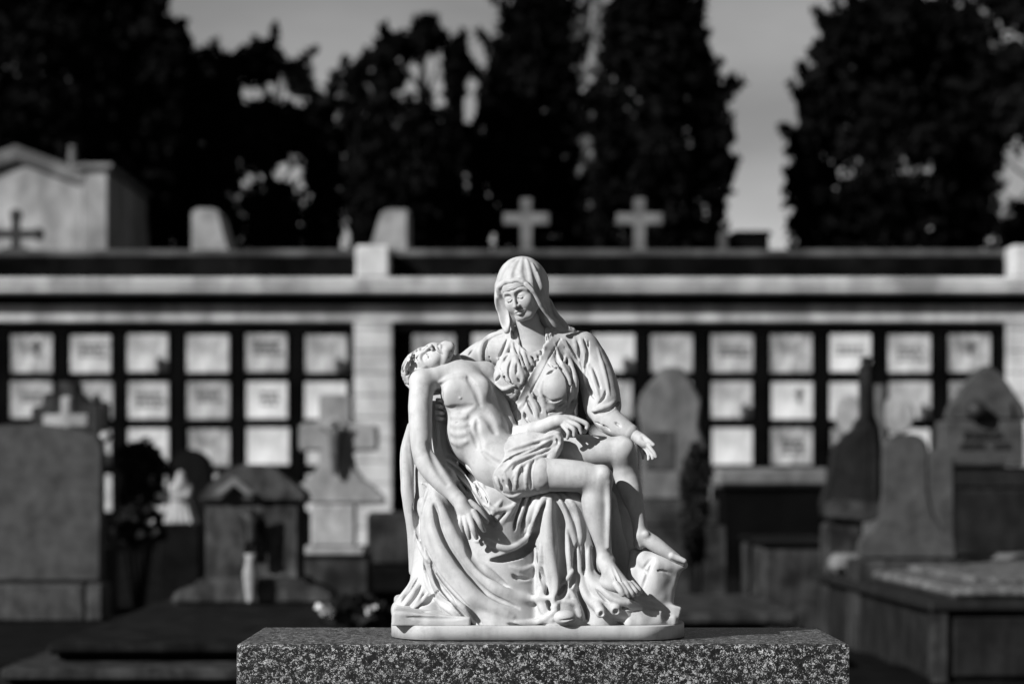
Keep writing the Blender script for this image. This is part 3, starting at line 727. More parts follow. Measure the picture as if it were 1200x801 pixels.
# ---- skirt, mantle and winding cloth over the legs and the ground
def make_drape():
    zt = W(600, 733, -85)[2]
    V = Vol((W(452, 0, 30)[0] - 6, -96, zt - 4), (W(760, 0, 0)[0], 72, W(600, 470, 0)[2]), 0.95)
    # lap, legs and the fall of cloth
    V.tube(T((632, 560, 18, 48), (612, 580, -8, 44)), 0)
    V.tube(T((640, 560, 16, 44), (668, 585, -14, 32)), 10)
    V.tube(T((575, 592, -22, 34), (580, 640, -24, 40), (588, 690, -24, 48), (590, 728, -24, 54)), 14)
    V.tube(T((642, 596, -44, 20), (650, 640, -48, 22), (654, 690, -48, 26), (656, 728, -50, 30)), 8)
    V.tube(T((672, 592, -38, 20), (684, 640, -36, 18), (694, 690, -40, 20), (704, 728, -46, 24)), 8)
    V.tube(T((648, 620, -5, 40), (650, 730, 0, 50)), 10)
    V.tube(T((700, 590, 10, 24), (716, 640, 14, 22), (725, 720, 14, 24)), 8)
    # winding cloth hanging from under the arm to the ground at the left
    V.tube(T((520, 560, -26, 15), (513, 600, -34, 20), (524, 650, -38, 28), (548, 700, -40, 34)), 8)
    V.tube(T((500, 590, -6, 11), (499, 640, -4, 14), (503, 690, -8, 24), (502, 715, -10, 26)), 8)
    V.tube(T((490, 690, 0, 13), (476, 708, -6, 13), (469, 716, -10, 10)), 6)
    # mantle behind: long thin fall along the left outline
    V.tube(T((484, 500, 6, 7), (477, 530, 8, 8), (478, 575, 8, 8), (485, 625, 6, 8), (488, 668, 4, 9)), 3, n=20)
    V.tube(T((502, 480, 18, 12), (498, 540, 20, 15), (502, 620, 18, 16), (507, 690, 14, 22)), 4)
    V.tube(T((514, 448, 4, 13), (513, 465, 5, 16), (514, 500, 2, 17), (518, 540, -4, 17), (524, 572, -10, 14)), 6)
    G = lambda p, r=2.4, l=4.0, k=1.6, t=(.3, .25): V.stroke(p, r, lift=l * 1.3, sub=True, k=k * 0.85, taper=t)
    F = lambda p, r=4.0, l=3.2, k=2.6, t=(.3, .2): V.stroke(p, r, lift=l, k=k, taper=t)
    # great loop of cloth between the knees: deep hollow under a rolled edge
    F([(646, 575), (634, 590), (627, 610), (618, 630), (600, 642), (584, 640), (570, 634), (556, 634)], 4.2, 4.6, 1.6, (.1, .2))
    F([(646, 577), (640, 600), (636, 625), (634, 660)], 3.4, 3.2, 1.6)
    G([(644, 584), (637, 598), (632, 614), (626, 632), (612, 646), (592, 654), (575, 656)], 6.4, 24, 1.2, (.3, .3))
    G([(617, 575), (612, 590), (604, 612), (602, 622)], 2.6, 5); G([(623, 576), (617, 594), (609, 628)], 2.2, 5); F([(620, 576), (614, 592), (606, 616)], 2.4, 2.4)
    F([(632, 576), (624, 598), (613, 626)], 4.0, 3)
    G([(600, 590), (584, 612), (574, 618)], 2.4, 3); F([(606, 586), (594, 604), (580, 620)], 3, 2.6); F([(588, 586), (578, 600), (568, 614)], 2.8, 2.6)
    # folds falling from the knee
    F([(645, 576), (643, 610), (645, 650), (652, 690), (646, 715)], 7, 5.5, 3); F([(646, 574), (662, 600), (672, 628), (676, 650)], 4.5, 4.2, 2.0, (.1, .2)); F([(650, 574), (672, 592), (680, 622), (680, 640)], 3.6, 3.2, 1.6, (.1, .2))
    G([(650, 580), (658, 610), (661, 650), (660, 690), (652, 704)], 6.5, 5.5, 4); G([(628, 632), (632, 655), (638, 685), (643, 704), (645, 714)], 4.2, 12, 1.4, (.5, .1))
    F([(656, 686), (666, 676), (674, 662), (676, 640)], 2.6, 3, 1.4); G([(644, 700), (655, 694), (664, 684)], 2.2, 4.5, 1.4); G([(676, 636), (674, 666), (668, 690)], 3.2, 5, 2)
    F([(634, 640), (636, 672), (634, 700), (640, 722)], 6, 4.5, 3)
    F([(677, 640), (680, 670), (686, 695), (702, 714), (706, 722)], 5.4, 5.0, 1.8, (.2, .05)); F([(690, 640), (690, 672), (700, 694), (720, 708), (728, 716)], 4.4, 4.2, 1.8, (.2, .05))
    G([(684, 636), (684, 668), (692, 690), (708, 706)], 3.0, 8, 1.4); G([(688, 600), (698, 640), (706, 680)], 4, 8, 2); G([(694, 640), (702, 676), (716, 694)], 3.4, 7, 1.6); G([(676, 690), (684, 712), (688, 726)], 2.8, 6, 1.4); F([(668, 690), (676, 708), (684, 728)], 4.4, 3.6, 2)
    G([(690, 590), (704, 590), (716, 600)], 3, 4)
    V.tube(T((690, 676, -50, 9), (708, 694, -62, 10), (730, 706, -70, 8), (750, 711, -66, 4)), 6); V.tube(T((700, 700, -58, 8), (724, 716, -66, 8), (744, 722, -64, 4)), 5)
    G([(698, 690), (716, 706), (740, 714)], 2.2, 4, 1.5); F([(704, 688), (722, 703), (746, 707)], 3.4, 2.8)
    V.tube(T((698, 704, -62, 5), (704, 717, -82, 6.2)), 4); V.ell(W(705, 719.5, -90), (3.4, 6, 4.0), 1.5, sub=True, rot=(0, 15, 0)); V.tube(T((712, 700, -58, 5), (721, 714, -76, 6.4)), 4); V.ell(W(722.5, 717, -84), (4.6, 7, 4.2), 1.5, sub=True, rot=(0, 25, 0))
    # hem over the ground
    F([(655, 706), (650, 712), (652, 722), (640, 728)], 4, 4); F([(662, 704), (676, 708), (682, 726)], 4, 3.6)
    F([(600, 728), (620, 730), (640, 724), (652, 714)], 4, 4, 2); G([(594, 730), (616, 734), (642, 731)], 2.4, 4)
    G([(600, 672), (606, 677), (622, 678)], 2.4, 2.6, 2); F([(598, 664), (612, 668), (626, 662)], 3, 1.8, 3); G([(570, 664), (588, 684), (602, 694), (616, 698)], 4, 4.5, 4)
    # long diagonal folds of the winding cloth
    F([(510, 580), (524, 612), (546, 650), (578, 686), (612, 700), (645, 700)], 6.5, 5.0, 5, (.15, .3)); F([(504, 586), (508, 620), (526, 660), (558, 698), (600, 722)], 7.5, 5.0, 6, (.15, .2))
    G([(509, 590), (517, 624), (538, 660), (570, 694), (608, 712)], 3.0, 4.6, 3.0, (.1, .3)); G([(498, 640), (514, 672), (536, 698), (560, 722)], 2.2, 4.0, 1.6); G([(540, 626), (560, 660), (592, 686)], 4.0, 3.0, 5)
    F([(497, 640), (503, 668), (516, 692), (544, 712), (556, 732)], 3.6, 4.0, 1.6); F([(496, 652), (500, 680), (514, 704), (532, 718), (546, 732)], 3.4, 3.6, 1.6); G([(505, 660), (514, 684), (532, 706), (552, 730)], 2.6, 6, 1.4)
    F([(486, 622), (496, 648), (506, 660)], 3, 3, 1.6)
    G([(548, 712), (560, 726), (566, 734)], 2.6, 6, 1.6)
    # hollow between the hanging arm and the trunk, and under the mantle edge
    V.stroke([(509, 470), (510, 500), (511, 528)], 2.0, lift=4, sub=True, k=1); V.stroke([(515, 500), (516, 520), (521, 538)], 1.8, lift=1.6, k=1.5)
    G([(488, 522), (486, 545), (487, 575), (489, 605), (491, 632)], 4.6, 13, 2, (.15, .2))
    G([(498, 572), (497, 586)], 2.2, 5); F([(494, 566), (502, 568), (505, 576)], 2.4, 2.4, 1.4); F([(503, 570), (497, 588), (494, 604)], 2.6, 3, 1.4)
    # folds between the arm and the hip
    F([(519, 536), (534, 548), (548, 566), (562, 580), (576, 596)], 4.4, 4.6, 2, (.1, .2)); F([(524, 530), (545, 542), (560, 560), (568, 574)], 3.6, 3.4, 1.8, (.1, .2)); F([(522, 545), (534, 562), (548, 580)], 3.0, 3, 1.6)
    G([(523, 541), (540, 556), (556, 574), (574, 604), (582, 616)], 2.8, 5.2, 1.6); G([(558, 566), (566, 580), (572, 592)], 3.4, 7, 1.8); G([(540, 545), (553, 556), (560, 570)], 1.8, 3.4, 1.2); G([(546, 585), (562, 600), (580, 620)], 4, 5, 2.4)
    F([(566, 590), (585, 598), (604, 592)], 3, 2.6, 2)
    # folds spreading to the left edge
    for i, (x0, y0, x1, y1) in enumerate(((488, 672, 464, 706), (492, 680, 470, 714), (496, 690, 476, 722), (502, 694, 480, 716))):
        F([(x0, y0), ((x0 + x1) / 2 + 2, (y0 + y1) / 2), (x1, y1)], 2.6, 2.6, 1.4); G([(x0 + 3, y0 + 3), ((x0 + x1) / 2 + 6, (y0 + y1) / 2 + 2), (x1 + 5, y1 + 1)], 1.7, 3, 1.2)
    G([(514, 692), (500, 706), (478, 717)], 2.4, 5, 1.4)
    F([(484, 560), (480, 520)], 2, 1.4)
    V.noise(0.35, 12, 6)
    V.cut_below(zt - 0.5)
    finish('draped_cloth', [V], statue)
    s = Vol(W(636, 740, -90) + [0, -18, 0], W(690, 700, -60) + [0, 20, 0], 0.8)   # toe of the shoe under the hem
    s.ell(W(662, 723, -84), (13, 11, 9)); s.stroke([(650, 727), (662, 726), (674, 723)], 1.1, lift=1.0, sub=True)
    s.cut_below(zt - 0.5)
    finish('shoe', [s], statue)
make_rock(); make_man(); make_woman(); make_drape()
# ------------------------------------------------------------------ granite block under the statue
def bevel_box(name, size, mat, parent=None, loc=(0, 0, 0), rz=0, bev=0.01, seg=2):
    """box standing on z = 0 of its own origin"""
    bm = bmesh.new(); bmesh.ops.create_cube(bm, size=1.0)
    for v in bm.verts: v.co = Vector((v.co.x * size[0], v.co.y * size[1], (v.co.z + 0.5) * size[2]))
    if bev: bmesh.ops.bevel(bm, geom=bm.edges[:], offset=bev, segments=seg, affect='EDGES', profile=0.6)
    me = bpy.data.meshes.new(name); bm.to_mesh(me); bm.free(); me.materials.append(mat)
    ob = bpy.data.objects.new(name, me); C.objects.link(ob); ob.location = loc; ob.rotation_euler = (0, 0, rz)
    if parent: ob.parent = parent
    return ob
M_GRANITE = granite('speckled_granite', 330, 0.002, 0.016, 0.46)
BL_TOP = CAM_Z + BASE_Z * U
bl_x0, bl_x1 = W(277, 0, -131)[0] * U, W(996, 0, -131)[0] * U
block = bevel_box('granite_block', (bl_x1 - bl_x0, 291 * U, BL_TOP - 0.002), M_GRANITE, None, ((bl_x0 + bl_x1) / 2, 14.5 * U, 0), 0, 0.006, 2)
tag(block, 'speckled grey granite block carrying the white statue', 'stone block')
# ------------------------------------------------------------------ the wall of burial niches
M_BLACK = stone('black_weathered_stone', 0.002, 0.005, 1.5, 1.0, grain=0.3, spec=0.0)
M_DARKTILE = stone('attic_stone_and_cornice_shade', 0.003, 0.008, 1.2, 0.85, stain=0.5, spec=0.0)  # attic face, reused for the shade strip under the cornice
M_LIME = stone('pale_limestone', 0.30, 0.50, 0.9, 0.85, stain=0.5, spec=0.2)
M_ASHLAR = stone('pale_ashlar', 0.34, 0.50, 1.6, 0.85, stain=0.3, spec=0.2)
M_COPING = stone('grey_coping', 0.05, 0.12, 1.0, 0.9, stain=0.5, spec=0.1)
M_PLAQ = [stone('niche_marble_pale', 0.38, 0.50, 2.2, 0.6, stain=0.45, spec=0.2), stone('niche_marble_grey', 0.30, 0.42, 2.6, 0.6, stain=0.5, spec=0.2), stone('niche_marble_white', 0.50, 0.62, 1.7, 0.6, stain=0.3, spec=0.2), stone('niche_marble_dull', 0.28, 0.46, 3.0, 0.6, stain=0.6, spec=0.2)]
M_IRON = stone('dark_iron', 0.006, 0.014, 8, 0.6)
M_BRONZE = stone('dull_bronze', 0.03, 0.08, 9, 0.5)
WD = 33.0; MP = WD / FPX
wall = empty('niche_wall', (0, WD - DIST, 0))
tag(wall, 'long columbarium wall of white marble niche plaques in black frames under a stained stone cornice', 'niche wall')
def wz(py): return CAM_Z + (HY - py) * MP
def wx(px): return (px - 600.0) * MP
def boxes(name, items, mat, parent, bev=0.008):
    """several boxes (x0, x1, y0, y1, z0, z1) that are one part"""
    bm = bmesh.new()
    for x0, x1, y0, y1, z0, z1 in items:
        r = bmesh.ops.create_cube(bm, size=1.0)
        for v in r['verts']: v.co = Vector(((x0 + x1) / 2 + v.co.x * (x1 - x0), (y0 + y1) / 2 + v.co.y * (y1 - y0), (z0 + z1) / 2 + v.co.z * (z1 - z0)))
    if bev: bmesh.ops.bevel(bm, geom=bm.edges[:], offset=bev, segments=1, affect='EDGES')
    me = bpy.data.meshes.new(name); bm.to_mesh(me); bm.free(); me.materials.append(mat)
    ob = bpy.data.objects.new(name, me); C.objects.link(ob)
    if parent: ob.parent = parent
    return ob
X0, X1 = wx(-760), wx(1960)
boxes('core', [(X0, X1, 0.05, 3.0, -0.2, wz(330))], M_BLACK, wall, 0)
cols = [-240, -170, -101, -31, 38, 107, 174, 244, 313, 382] + [508, 578, 648, 718, 786, 857, 928, 997, 1067, 1137] + [1265, 1335]
rows = [(390, 438), (446, 492), (501, 546), (555, 600)]
frame = []
for a, b in ((-758, 415), (465, 1176), (1226, 1958)):
    cc = [c for c in cols if a < c < b]
    edges = [a] + [(p + q) / 2 for p, q in zip(cc[:-1], cc[1:])] + [b]
    for e in edges: frame.append((wx(e) - 0.085, wx(e) + 0.085, -0.02, 0.06, 0.0, wz(386)))
    frame.append((wx(a) + 0.001, wx(b) - 0.001, -0.035, 0.061, wz(388.5), wz(379)))
    for (_, y0), (y1, _) in zip(rows[:-1], rows[1:]):
        m = (y0 + y1) / 2
        frame.append((wx(a) + 0.002, wx(b) - 0.002, -0.012, 0.062, wz(m + 4.2), wz(m - 4.2)))
    frame.append((wx(a) + 0.002, wx(b) - 0.002, -0.03, 0.062, 0.0, wz(603)))
boxes('niche_frame', frame, M_BLACK, wall, 0.006)
proto = [boxes('niche_plaque', [(-0.28, 0.28, -0.006, 0.05, -0.25, 0.25)], m, None, 0.006) for m in M_PLAQ]
rng = random.Random(4); used = [False] * 4
plaques = {}
for ci, c in enumerate(cols):
    for ri, (y0, y1) in enumerate(rows):
        k = rng.choice([0, 0, 1, 2, 2, 3])
        o = proto[k]
        if used[k]: o = proto[k].copy(); C.objects.link(o)
        used[k] = True
        o.parent = wall
        o.location = (wx(c + rng.uniform(-1.5, 1.5)), rng.uniform(0.0, 0.012), (wz(y0) + wz(y1)) / 2 + rng.uniform(-0.01, 0.01))
        o.scale = (rng.uniform(0.97, 1.03), 1, 1 if ri != 0 else 1.02)
        plaques[ci, ri] = o
def cross_bm(w, h, t, d, ay=0.66, trefoil=0):
    bm = bmesh.new()
    o = [(-t, 0), (t, 0), (t, h * ay - t), (w, h * ay - t), (w, h * ay + t), (t, h * ay + t), (t, h), (-t, h), (-t, h * ay + t), (-w, h * ay + t), (-w, h * ay - t), (-t, h * ay - t)]
    f = bm.faces.new([bm.verts.new((x, 0, z)) for x, z in o])
    r = bmesh.ops.extrude_face_region(bm, geom=[f])
    for v in r['geom']:
        if isinstance(v, bmesh.types.BMVert): v.co.y += d
    if trefoil:
        for cx, cz in ((w, h * ay), (-w, h * ay), (0, h)):
            s = bmesh.ops.create_icosphere(bm, subdivisions=2, radius=trefoil)
            for v in s['verts']: v.co = Vector((v.co.x + cx, v.co.y * 0.6 + d / 2, v.co.z + cz))
    bmesh.ops.recalc_face_normals(bm, faces=bm.faces[:])
    return bm
def from_bm(name, bm, mat, parent=None, loc=(0, 0, 0), bev=0, rz=0):
    if bev: bmesh.ops.bevel(bm, geom=[e for e in bm.edges if e.calc_face_angle(0) > 0.5], offset=bev, segments=2, affect='EDGES')
    me = bpy.data.meshes.new(name); bm.to_mesh(me); bm.free(); me.materials.append(mat)
    ob = bpy.data.objects.new(name, me); C.objects.link(ob); ob.location = loc; ob.rotation_euler = (0, 0, rz)
    if parent: ob.parent = parent
    return ob
# small fittings on the plaques: crosses, vases, lettering worn to a grey blur
vm = None
def vase(parent, loc, h, mat, s=1.0):
    bm = bmesh.new(); prof = [(0.0, 0.5), (0.05, 0.5), (0.3, 0.75), (0.6, 0.9), (0.85, 0.55), (1.0, 0.75)]
    rings = [[bm.verts.new((s * r * 0.3 * h * math.cos(R(a)), s * r * 0.3 * h * math.sin(R(a)), z * h)) for a in range(0, 360, 30)] for z, r in prof]
    for a, b in zip(rings[:-1], rings[1:]):
        for i in range(12): bm.faces.new((a[i], a[(i + 1) % 12], b[(i + 1) % 12], b[i])).smooth = True
    bm.faces.new(rings[0][::-1]); bm.faces.new(rings[-1])
    return from_bm('vase', bm, mat, parent, loc)
for (ci, ri), (dx, mat) in {(4, 0): (0.06, M_IRON), (11, 0): (0, M_BRONZE), (19, 0): (0.0, M_BRONZE), (16, 1): (0.08, M_BRONZE)}.items():
    p = plaques[ci, ri]
    from_bm('cross', cross_bm(0.06, 0.20, 0.012, 0.02), mat, p, (dx, -0.03, -0.02))
for (ci, ri) in ((6, 0), (15, 1), (13, 0), (5, 2), (14, 2), (18, 1), (9, 0)):
    vase(plaques[ci, ri], (0.16, -0.06, -0.26), 0.2, M_BRONZE)
def lines(parent, rows_, x, z, w, mat, rnd):
    it = []
    for r in range(rows_):
        xx = x - w / 2
        while xx < x + w / 2:
            L = rnd.uniform(0.03, 0.09)
            it.append((xx, xx + L, -0.012, -0.0075, z - r * 0.07, z - r * 0.07 + 0.035)); xx += L + 0.025
    return boxes('inscription', it, mat, parent, 0)
for (ci, ri) in ((8, 0), (14, 1), (17, 1), (16, 2), (11, 1), (7, 1), (5, 0), (15, 0), (18, 0), (8, 1), (14, 2), (6, 1), (17, 0), (4, 1), (19, 1)):
    lines(plaques[ci, ri], rng.choice((2, 3, 3, 4)), rng.uniform(-.03, .03), rng.uniform(0.0, 0.14), rng.uniform(0.22, 0.4), rng.choice((M_BRONZE, M_IRON)), rng)
# cornice, frieze, attic, coping
boxes('frieze', [(X0, X1, -0.10, 0.055, wz(378), wz(358))], M_LIME, wall, 0.02)
boxes('painted_shadow_course', [(X0, X1, -0.06, 0.056, wz(358) + 0.002, wz(347) - 0.002)], M_DARKTILE, wall, 0)  # dark strip: the cornice's shadow put into the colour
boxes('cornice', [(X0, X1, -0.40, 0.30, wz(346), wz(338)), (X0, X1, -0.42, 0.301, wz(338) + 0.002, wz(328))], M_LIME, wall, 0.03)
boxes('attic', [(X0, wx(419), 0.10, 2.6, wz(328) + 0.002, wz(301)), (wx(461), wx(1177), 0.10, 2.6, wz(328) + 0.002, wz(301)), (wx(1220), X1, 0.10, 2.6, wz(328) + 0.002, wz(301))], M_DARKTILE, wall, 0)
boxes('coping', [(X0, X1, 0.16, 2.9, wz(300.5), wz(291))], M_COPING, wall, 0.03)
for px in (438, 1200):
    pil = []
    z = 0.0
    while z < wz(380) - 0.05:
        h = min(0.30, wz(379) - z); pil.append((wx(px - 22), wx(px + 22), -0.16, 0.058, z + 0.012, z + h)); z += h
    boxes('pilaster', pil + [(wx(px - 21), wx(px + 21), -0.13, 0.04, 0, wz(379))], M_ASHLAR, wall, 0.012)
    boxes('pilaster_block', [(wx(px - 19.5), wx(px + 19.5), -0.30, 0.9, wz(328) + 0.004, wz(293) + 0.04)], M_ASHLAR, wall, 0.03)

# ---- what stands on top of the wall
TOPZ = wz(291)
def prism(name, pts, D, depth, mat, parent=None, bev=0.01, label=None, cat=None, group=None, base=None):
    """outline (px, py) seen at distance D, extruded away from the camera; origin at its base"""
    P = [at(x, y, D) for x, y in pts]
    cx = (min(p.x for p in P) + max(p.x for p in P)) / 2; zb = min(p.z for p in P)
    bm = bmesh.new()
    f = bm.faces.new([bm.verts.new((p.x - cx, 0, p.z - zb)) for p in P])
    r = bmesh.ops.extrude_face_region(bm, geom=[f])
    for v in r['geom']:
        if isinstance(v, bmesh.types.BMVert): v.co.y += depth
    bmesh.ops.recalc_face_normals(bm, faces=bm.faces[:])
    loc = Vector((cx, D - DIST, zb))
    if parent is not None: loc = loc - Vector(parent.location)
    o = from_bm(name, bm, mat, parent, loc, bev)
    if label: tag(o, label, cat, group)
    return o
M_CROSS = stone('grey_white_stone', 0.10, 0.18, 2.5, 0.85, stain=0.4, spec=0.1)
M_BUTT = stone('pale_buttress_stone', 0.20, 0.30, 2.5, 0.85, stain=0.3, spec=0.1)
M_MAUS = stone('mausoleum_render', 0.20, 0.36, 0.6, 0.9, stain=0.5)
M_MAUSW = stone('mausoleum_mould', 0.08, 0.20, 1.0, 0.9, stain=0.5)
for px, lab in ((617, 'pale stone cross on the wall top directly above the hooded head'), (750, 'pale stone cross on the wall top nearer the gap of open sky')):
    D = 34.0; k = D / FPX
    t = empty('stone_cross', (at(px, 0, D).x, D - DIST, TOPZ)); tag(t, lab, 'cross', 'stone crosses standing on the wall top')
    boxes('foot', [(-11 * k, 11 * k, -0.12, 0.26, -0.02, 0.07)], M_CROSS, t, 0.01)
    from_bm('cross_shaft', cross_bm(27 * k, 0.73, 7.0 * k, 0.16, 0.60), M_CROSS, t, (0, 0, 0.07), 0.012)
def onwall(pts, D):
    return [(x, HY - (TOPZ - 0.02 - CAM_Z) * FPX / D) if y is None else (x, y) for x, y in pts]
prism('sloped_buttress', onwall([(224, None), (224, 247), (228, 244), (252, 244), (257, 248), (271, None)], 33.8), 33.8, 0.9, M_BUTT, None, 0.03, 'pale stone buttress with its slanting side facing right, between mausoleum and pilaster', 'stone buttress', 'sloped buttresses on the wall top')
prism('sloped_buttress', onwall([(431, None), (446, 250), (451, 245), (479, 245), (479, None)], 33.8), 33.8, 0.9, M_BUTT, None, 0.03, 'pale stone buttress with its slanting side facing left, right above the pilaster block', 'stone buttress', 'sloped buttresses on the wall top')
D = 33.5; k = D / FPX
ic = empty('iron_cross', (at(18, 0, D).x, D - DIST, TOPZ)); tag(ic, 'black iron cross on the wall top in front of the mausoleum gable', 'cross')
from_bm('cross_shaft', cross_bm(26 * k, 0.45, 5 * k, 0.08, 0.42, 0.095), M_IRON, ic, (0, 0, 0.06), 0.01)
boxes('foot', [(-0.16, 0.16, -0.05, 0.13, -0.02, 0.06)], M_IRON, ic, 0.01)
dk = empty('dark_chest', (at(881, 0, D).x, D - DIST + 0.3, TOPZ)); tag(dk, 'dark weathered stone chest on the wall top in the sky gap', 'stone chest')
boxes('body', [(-0.27, 0.27, 0, 0.7, -0.02, 0.24)], M_BLACK, dk, 0.02); boxes('lid', [(-0.25, 0.31, -0.03, 0.73, 0.242, 0.32)], M_BLACK, dk, 0.03)
prism('stone_stump', onwall([(842, None), (843, 272), (848, 268), (853, 273), (854, None)], 33.6), 33.6, 0.16, M_COPING, None, 0.02, 'small broken grey stone stump on the wall top beside the dark chest', 'stone stump')
# ---- mausoleum behind the wall
MD = 46.0; mk = MD / FPX
ma = empty('mausoleum', (at(20, 0, MD).x, MD - DIST, 0)); tag(ma, 'old gabled mausoleum with stained pale front rising behind the wall at the left', 'mausoleum')
def mz(py): return CAM_Z + (HY - py) * mk
def mx(px): return (px - 20) * mk
bm = bmesh.new()
o = [(mx(-75), 0), (mx(116), 0), (mx(116), mz(212)), (mx(20), mz(180)), (mx(-75), mz(212))]
f = bm.faces.new([bm.verts.new((x, 0, z)) for x, z in o]); r = bmesh.ops.extrude_face_region(bm, geom=[f])
for v in r['geom']:
    if isinstance(v, bmesh.types.BMVert): v.co.y += 5.0
bmesh.ops.recalc_face_normals(bm, faces=bm.faces[:])
from_bm('wall', bm, M_MAUS, ma)
for s in (-1, 1):                                     # raking mouldings, each a slanted bar
    a, b = Vector((mx(20), 0, mz(179))), Vector((mx(20) + s * mx(100) * 1.0, 0, mz(179) - (mz(170) - mz(200))))
    bm = bmesh.new(); n = 0.13
    q = [a + Vector((0, 0, n)), b + Vector((0, 0, n)), b - Vector((0, 0, n)), a - Vector((0, 0, n))]
    f = bm.faces.new([bm.verts.new((p.x, -0.14, p.z)) for p in q]); r = bmesh.ops.extrude_face_region(bm, geom=[f])
    for v in r['geom']:
        if isinstance(v, bmesh.types.BMVert): v.co.y += 5.2
    bmesh.ops.recalc_face_normals(bm, faces=bm.faces[:])
    rf = from_bm('roof_slope', bm, M_MAUSW, ma)
for s in (-1, 1):
    x = mx(20) + s * mx(20 + 92)
    boxes('corner_pillar', [(x - 0.26, x + 0.26, -0.12, 5.02, 0, mz(200))], M_MAUS, ma, 0.03)
    boxes('pillar_cap', [(x - 0.36, x + 0.36, -0.22, 5.1, mz(200) + 0.002, mz(193))], M_MAUSW, ma, 0.03)
vase(ma, (mx(84), 0.1, mz(196)), 0.42, M_MAUSW, 0.8)
# ------------------------------------------------------------------ graves between the wall and the statue
M_GREYG = stone('grey_granite', 0.028, 0.07, 9, 0.8, grain=0.35, spec=0.12)
M_GREYG2 = stone('grey_granite_base', 0.025, 0.065, 9, 0.8, stain=0.5, grain=0.2, spec=0.25)
M_DARKG = stone('dark_granite', 0.002, 0.008, 4, 0.65, stain=0.3, grain=0.3, spec=0.04)
M_ROUGH = stone('rough_lichened_slab', 0.05, 0.22, 11, 0.9, stain=0.6, grain=0.5, bmp=0.8, spec=0.05)
M_SLAB = stone('worn_slab', 0.002, 0.016, 6, 0.75, stain=0.6, grain=0.5, spec=0.06)
M_CROSSM = stone('light_monument_stone', 0.17, 0.28, 4, 0.8, stain=0.3, spec=0.1)
M_SHRINE = stone('mossy_shrine_stone', 0.03, 0.085, 5, 0.85, stain=0.6, grain=0.3, spec=0.05)
M_TOMB = stone('tomb_granite', 0.008, 0.02, 5, 0.7, stain=0.4, grain=0.4, spec=0.1)
M_MIDG = stone('mid_grey_stone', 0.02, 0.055, 4, 0.85, stain=0.65, grain=0.3, spec=0.08)
M_LIGHTS = stone('light_grey_stone', 0.08, 0.14, 4, 0.8, stain=0.35)
M_PALE = stone('pale_stone', 0.22, 0.34, 5, 0.7, stain=0.3)
M_WHITE = stone('white_marble', 0.40, 0.52, 6, 0.6, stain=0.2)
M_LEAFD = stone('dark_foliage', 0.006, 0.016, 9, 0.8, spec=0.1)
M_FLOWER = stone('pale_petals', 0.35, 0.5, 20, 0.8, spec=0.1)
def gz(py, D): return CAM_Z + (HY - py) / FPX * D
def gx(px, D): return (px - 600.0) / FPX * D
def grave(name, px, D, label, cat, group=None, rz=0):
    t = empty(name, (gx(px, D), D - DIST, 0), rz); tag(t, label, cat, group); return t
def pbox(name, t, D, x0, y0, x1, y1, dy0, dy1, mat, bev=0.012, ground=False):
    """box whose front shows at px x0..x1, rows y0 (top)..y1 (bottom) at distance D; dy0..dy1 its depth"""
    X = t.location.x
    z0 = 0.0 if ground else gz(y1, D)
    return boxes(name, [(gx(x0, D) - X, gx(x1, D) - X, dy0, dy1, z0 - (0.03 if ground else 0), gz(y0, D))], mat, t, bev)
def pprism(name, t, D, pts, dy0, depth, mat, bev=0.012):
    bm = bmesh.new()
    f = bm.faces.new([bm.verts.new((gx(x, D) - t.location.x, dy0, gz(y, D))) for x, y in pts])
    r = bmesh.ops.extrude_face_region(bm, geom=[f])
    for v in r['geom']:
        if isinstance(v, bmesh.types.BMVert): v.co.y += depth
    bmesh.ops.recalc_face_normals(bm, faces=bm.faces[:])
    return from_bm(name, bm, mat, t, (0, 0, 0), bev)
def arc(cx, cy, rx, ry, a0, a1, n=10):
    return [(cx + rx * math.cos(R(a0 + (a1 - a0) * i / n)), cy - ry * math.sin(R(a0 + (a1 - a0) * i / n))) for i in range(n + 1)]

# big granite headstone at the left edge
t = grave('headstone', 30, 14.0, 'large plain grey granite headstone with a softly arched top at the left edge', 'headstone')
pprism('slab', t, 14, [(-58, 681), (118, 681), (118, 522)] + arc(108, 522, 10, 12, 0, 80, 4) + [(80, 501), (55, 497.5), (30, 496.5), (5, 497.5), (-20, 501), (-48, 510), (-58, 522)], 0, 0.16, M_GREYG, 0.012)
pbox('base', t, 14, -62, 683.5, 101, 727, -0.06, 0.26, M_GREYG2); pbox('base', t, 14, 103, 683.5, 122, 727, -0.06, 0.26, M_GREYG2)
boxes('footing', [(-0.48, 0.48, -0.2, 0.5, -0.03, gz(727, 14) - 0.002)], M_DARKG, t)
t = grave('grave_slab', -20, 11.2, 'dark low grave slab lying before the arched headstone at the left edge', 'grave slab')
boxes('slab', [(-0.75, 0.62, -0.2, 2.25, 0.05, 0.235)], M_DARKG, t, 0.02)
boxes('kerb', [(-0.85, 0.72, -0.35, 2.3, -0.03, 0.05 - 0.002)], M_DARKG, t, 0.02)

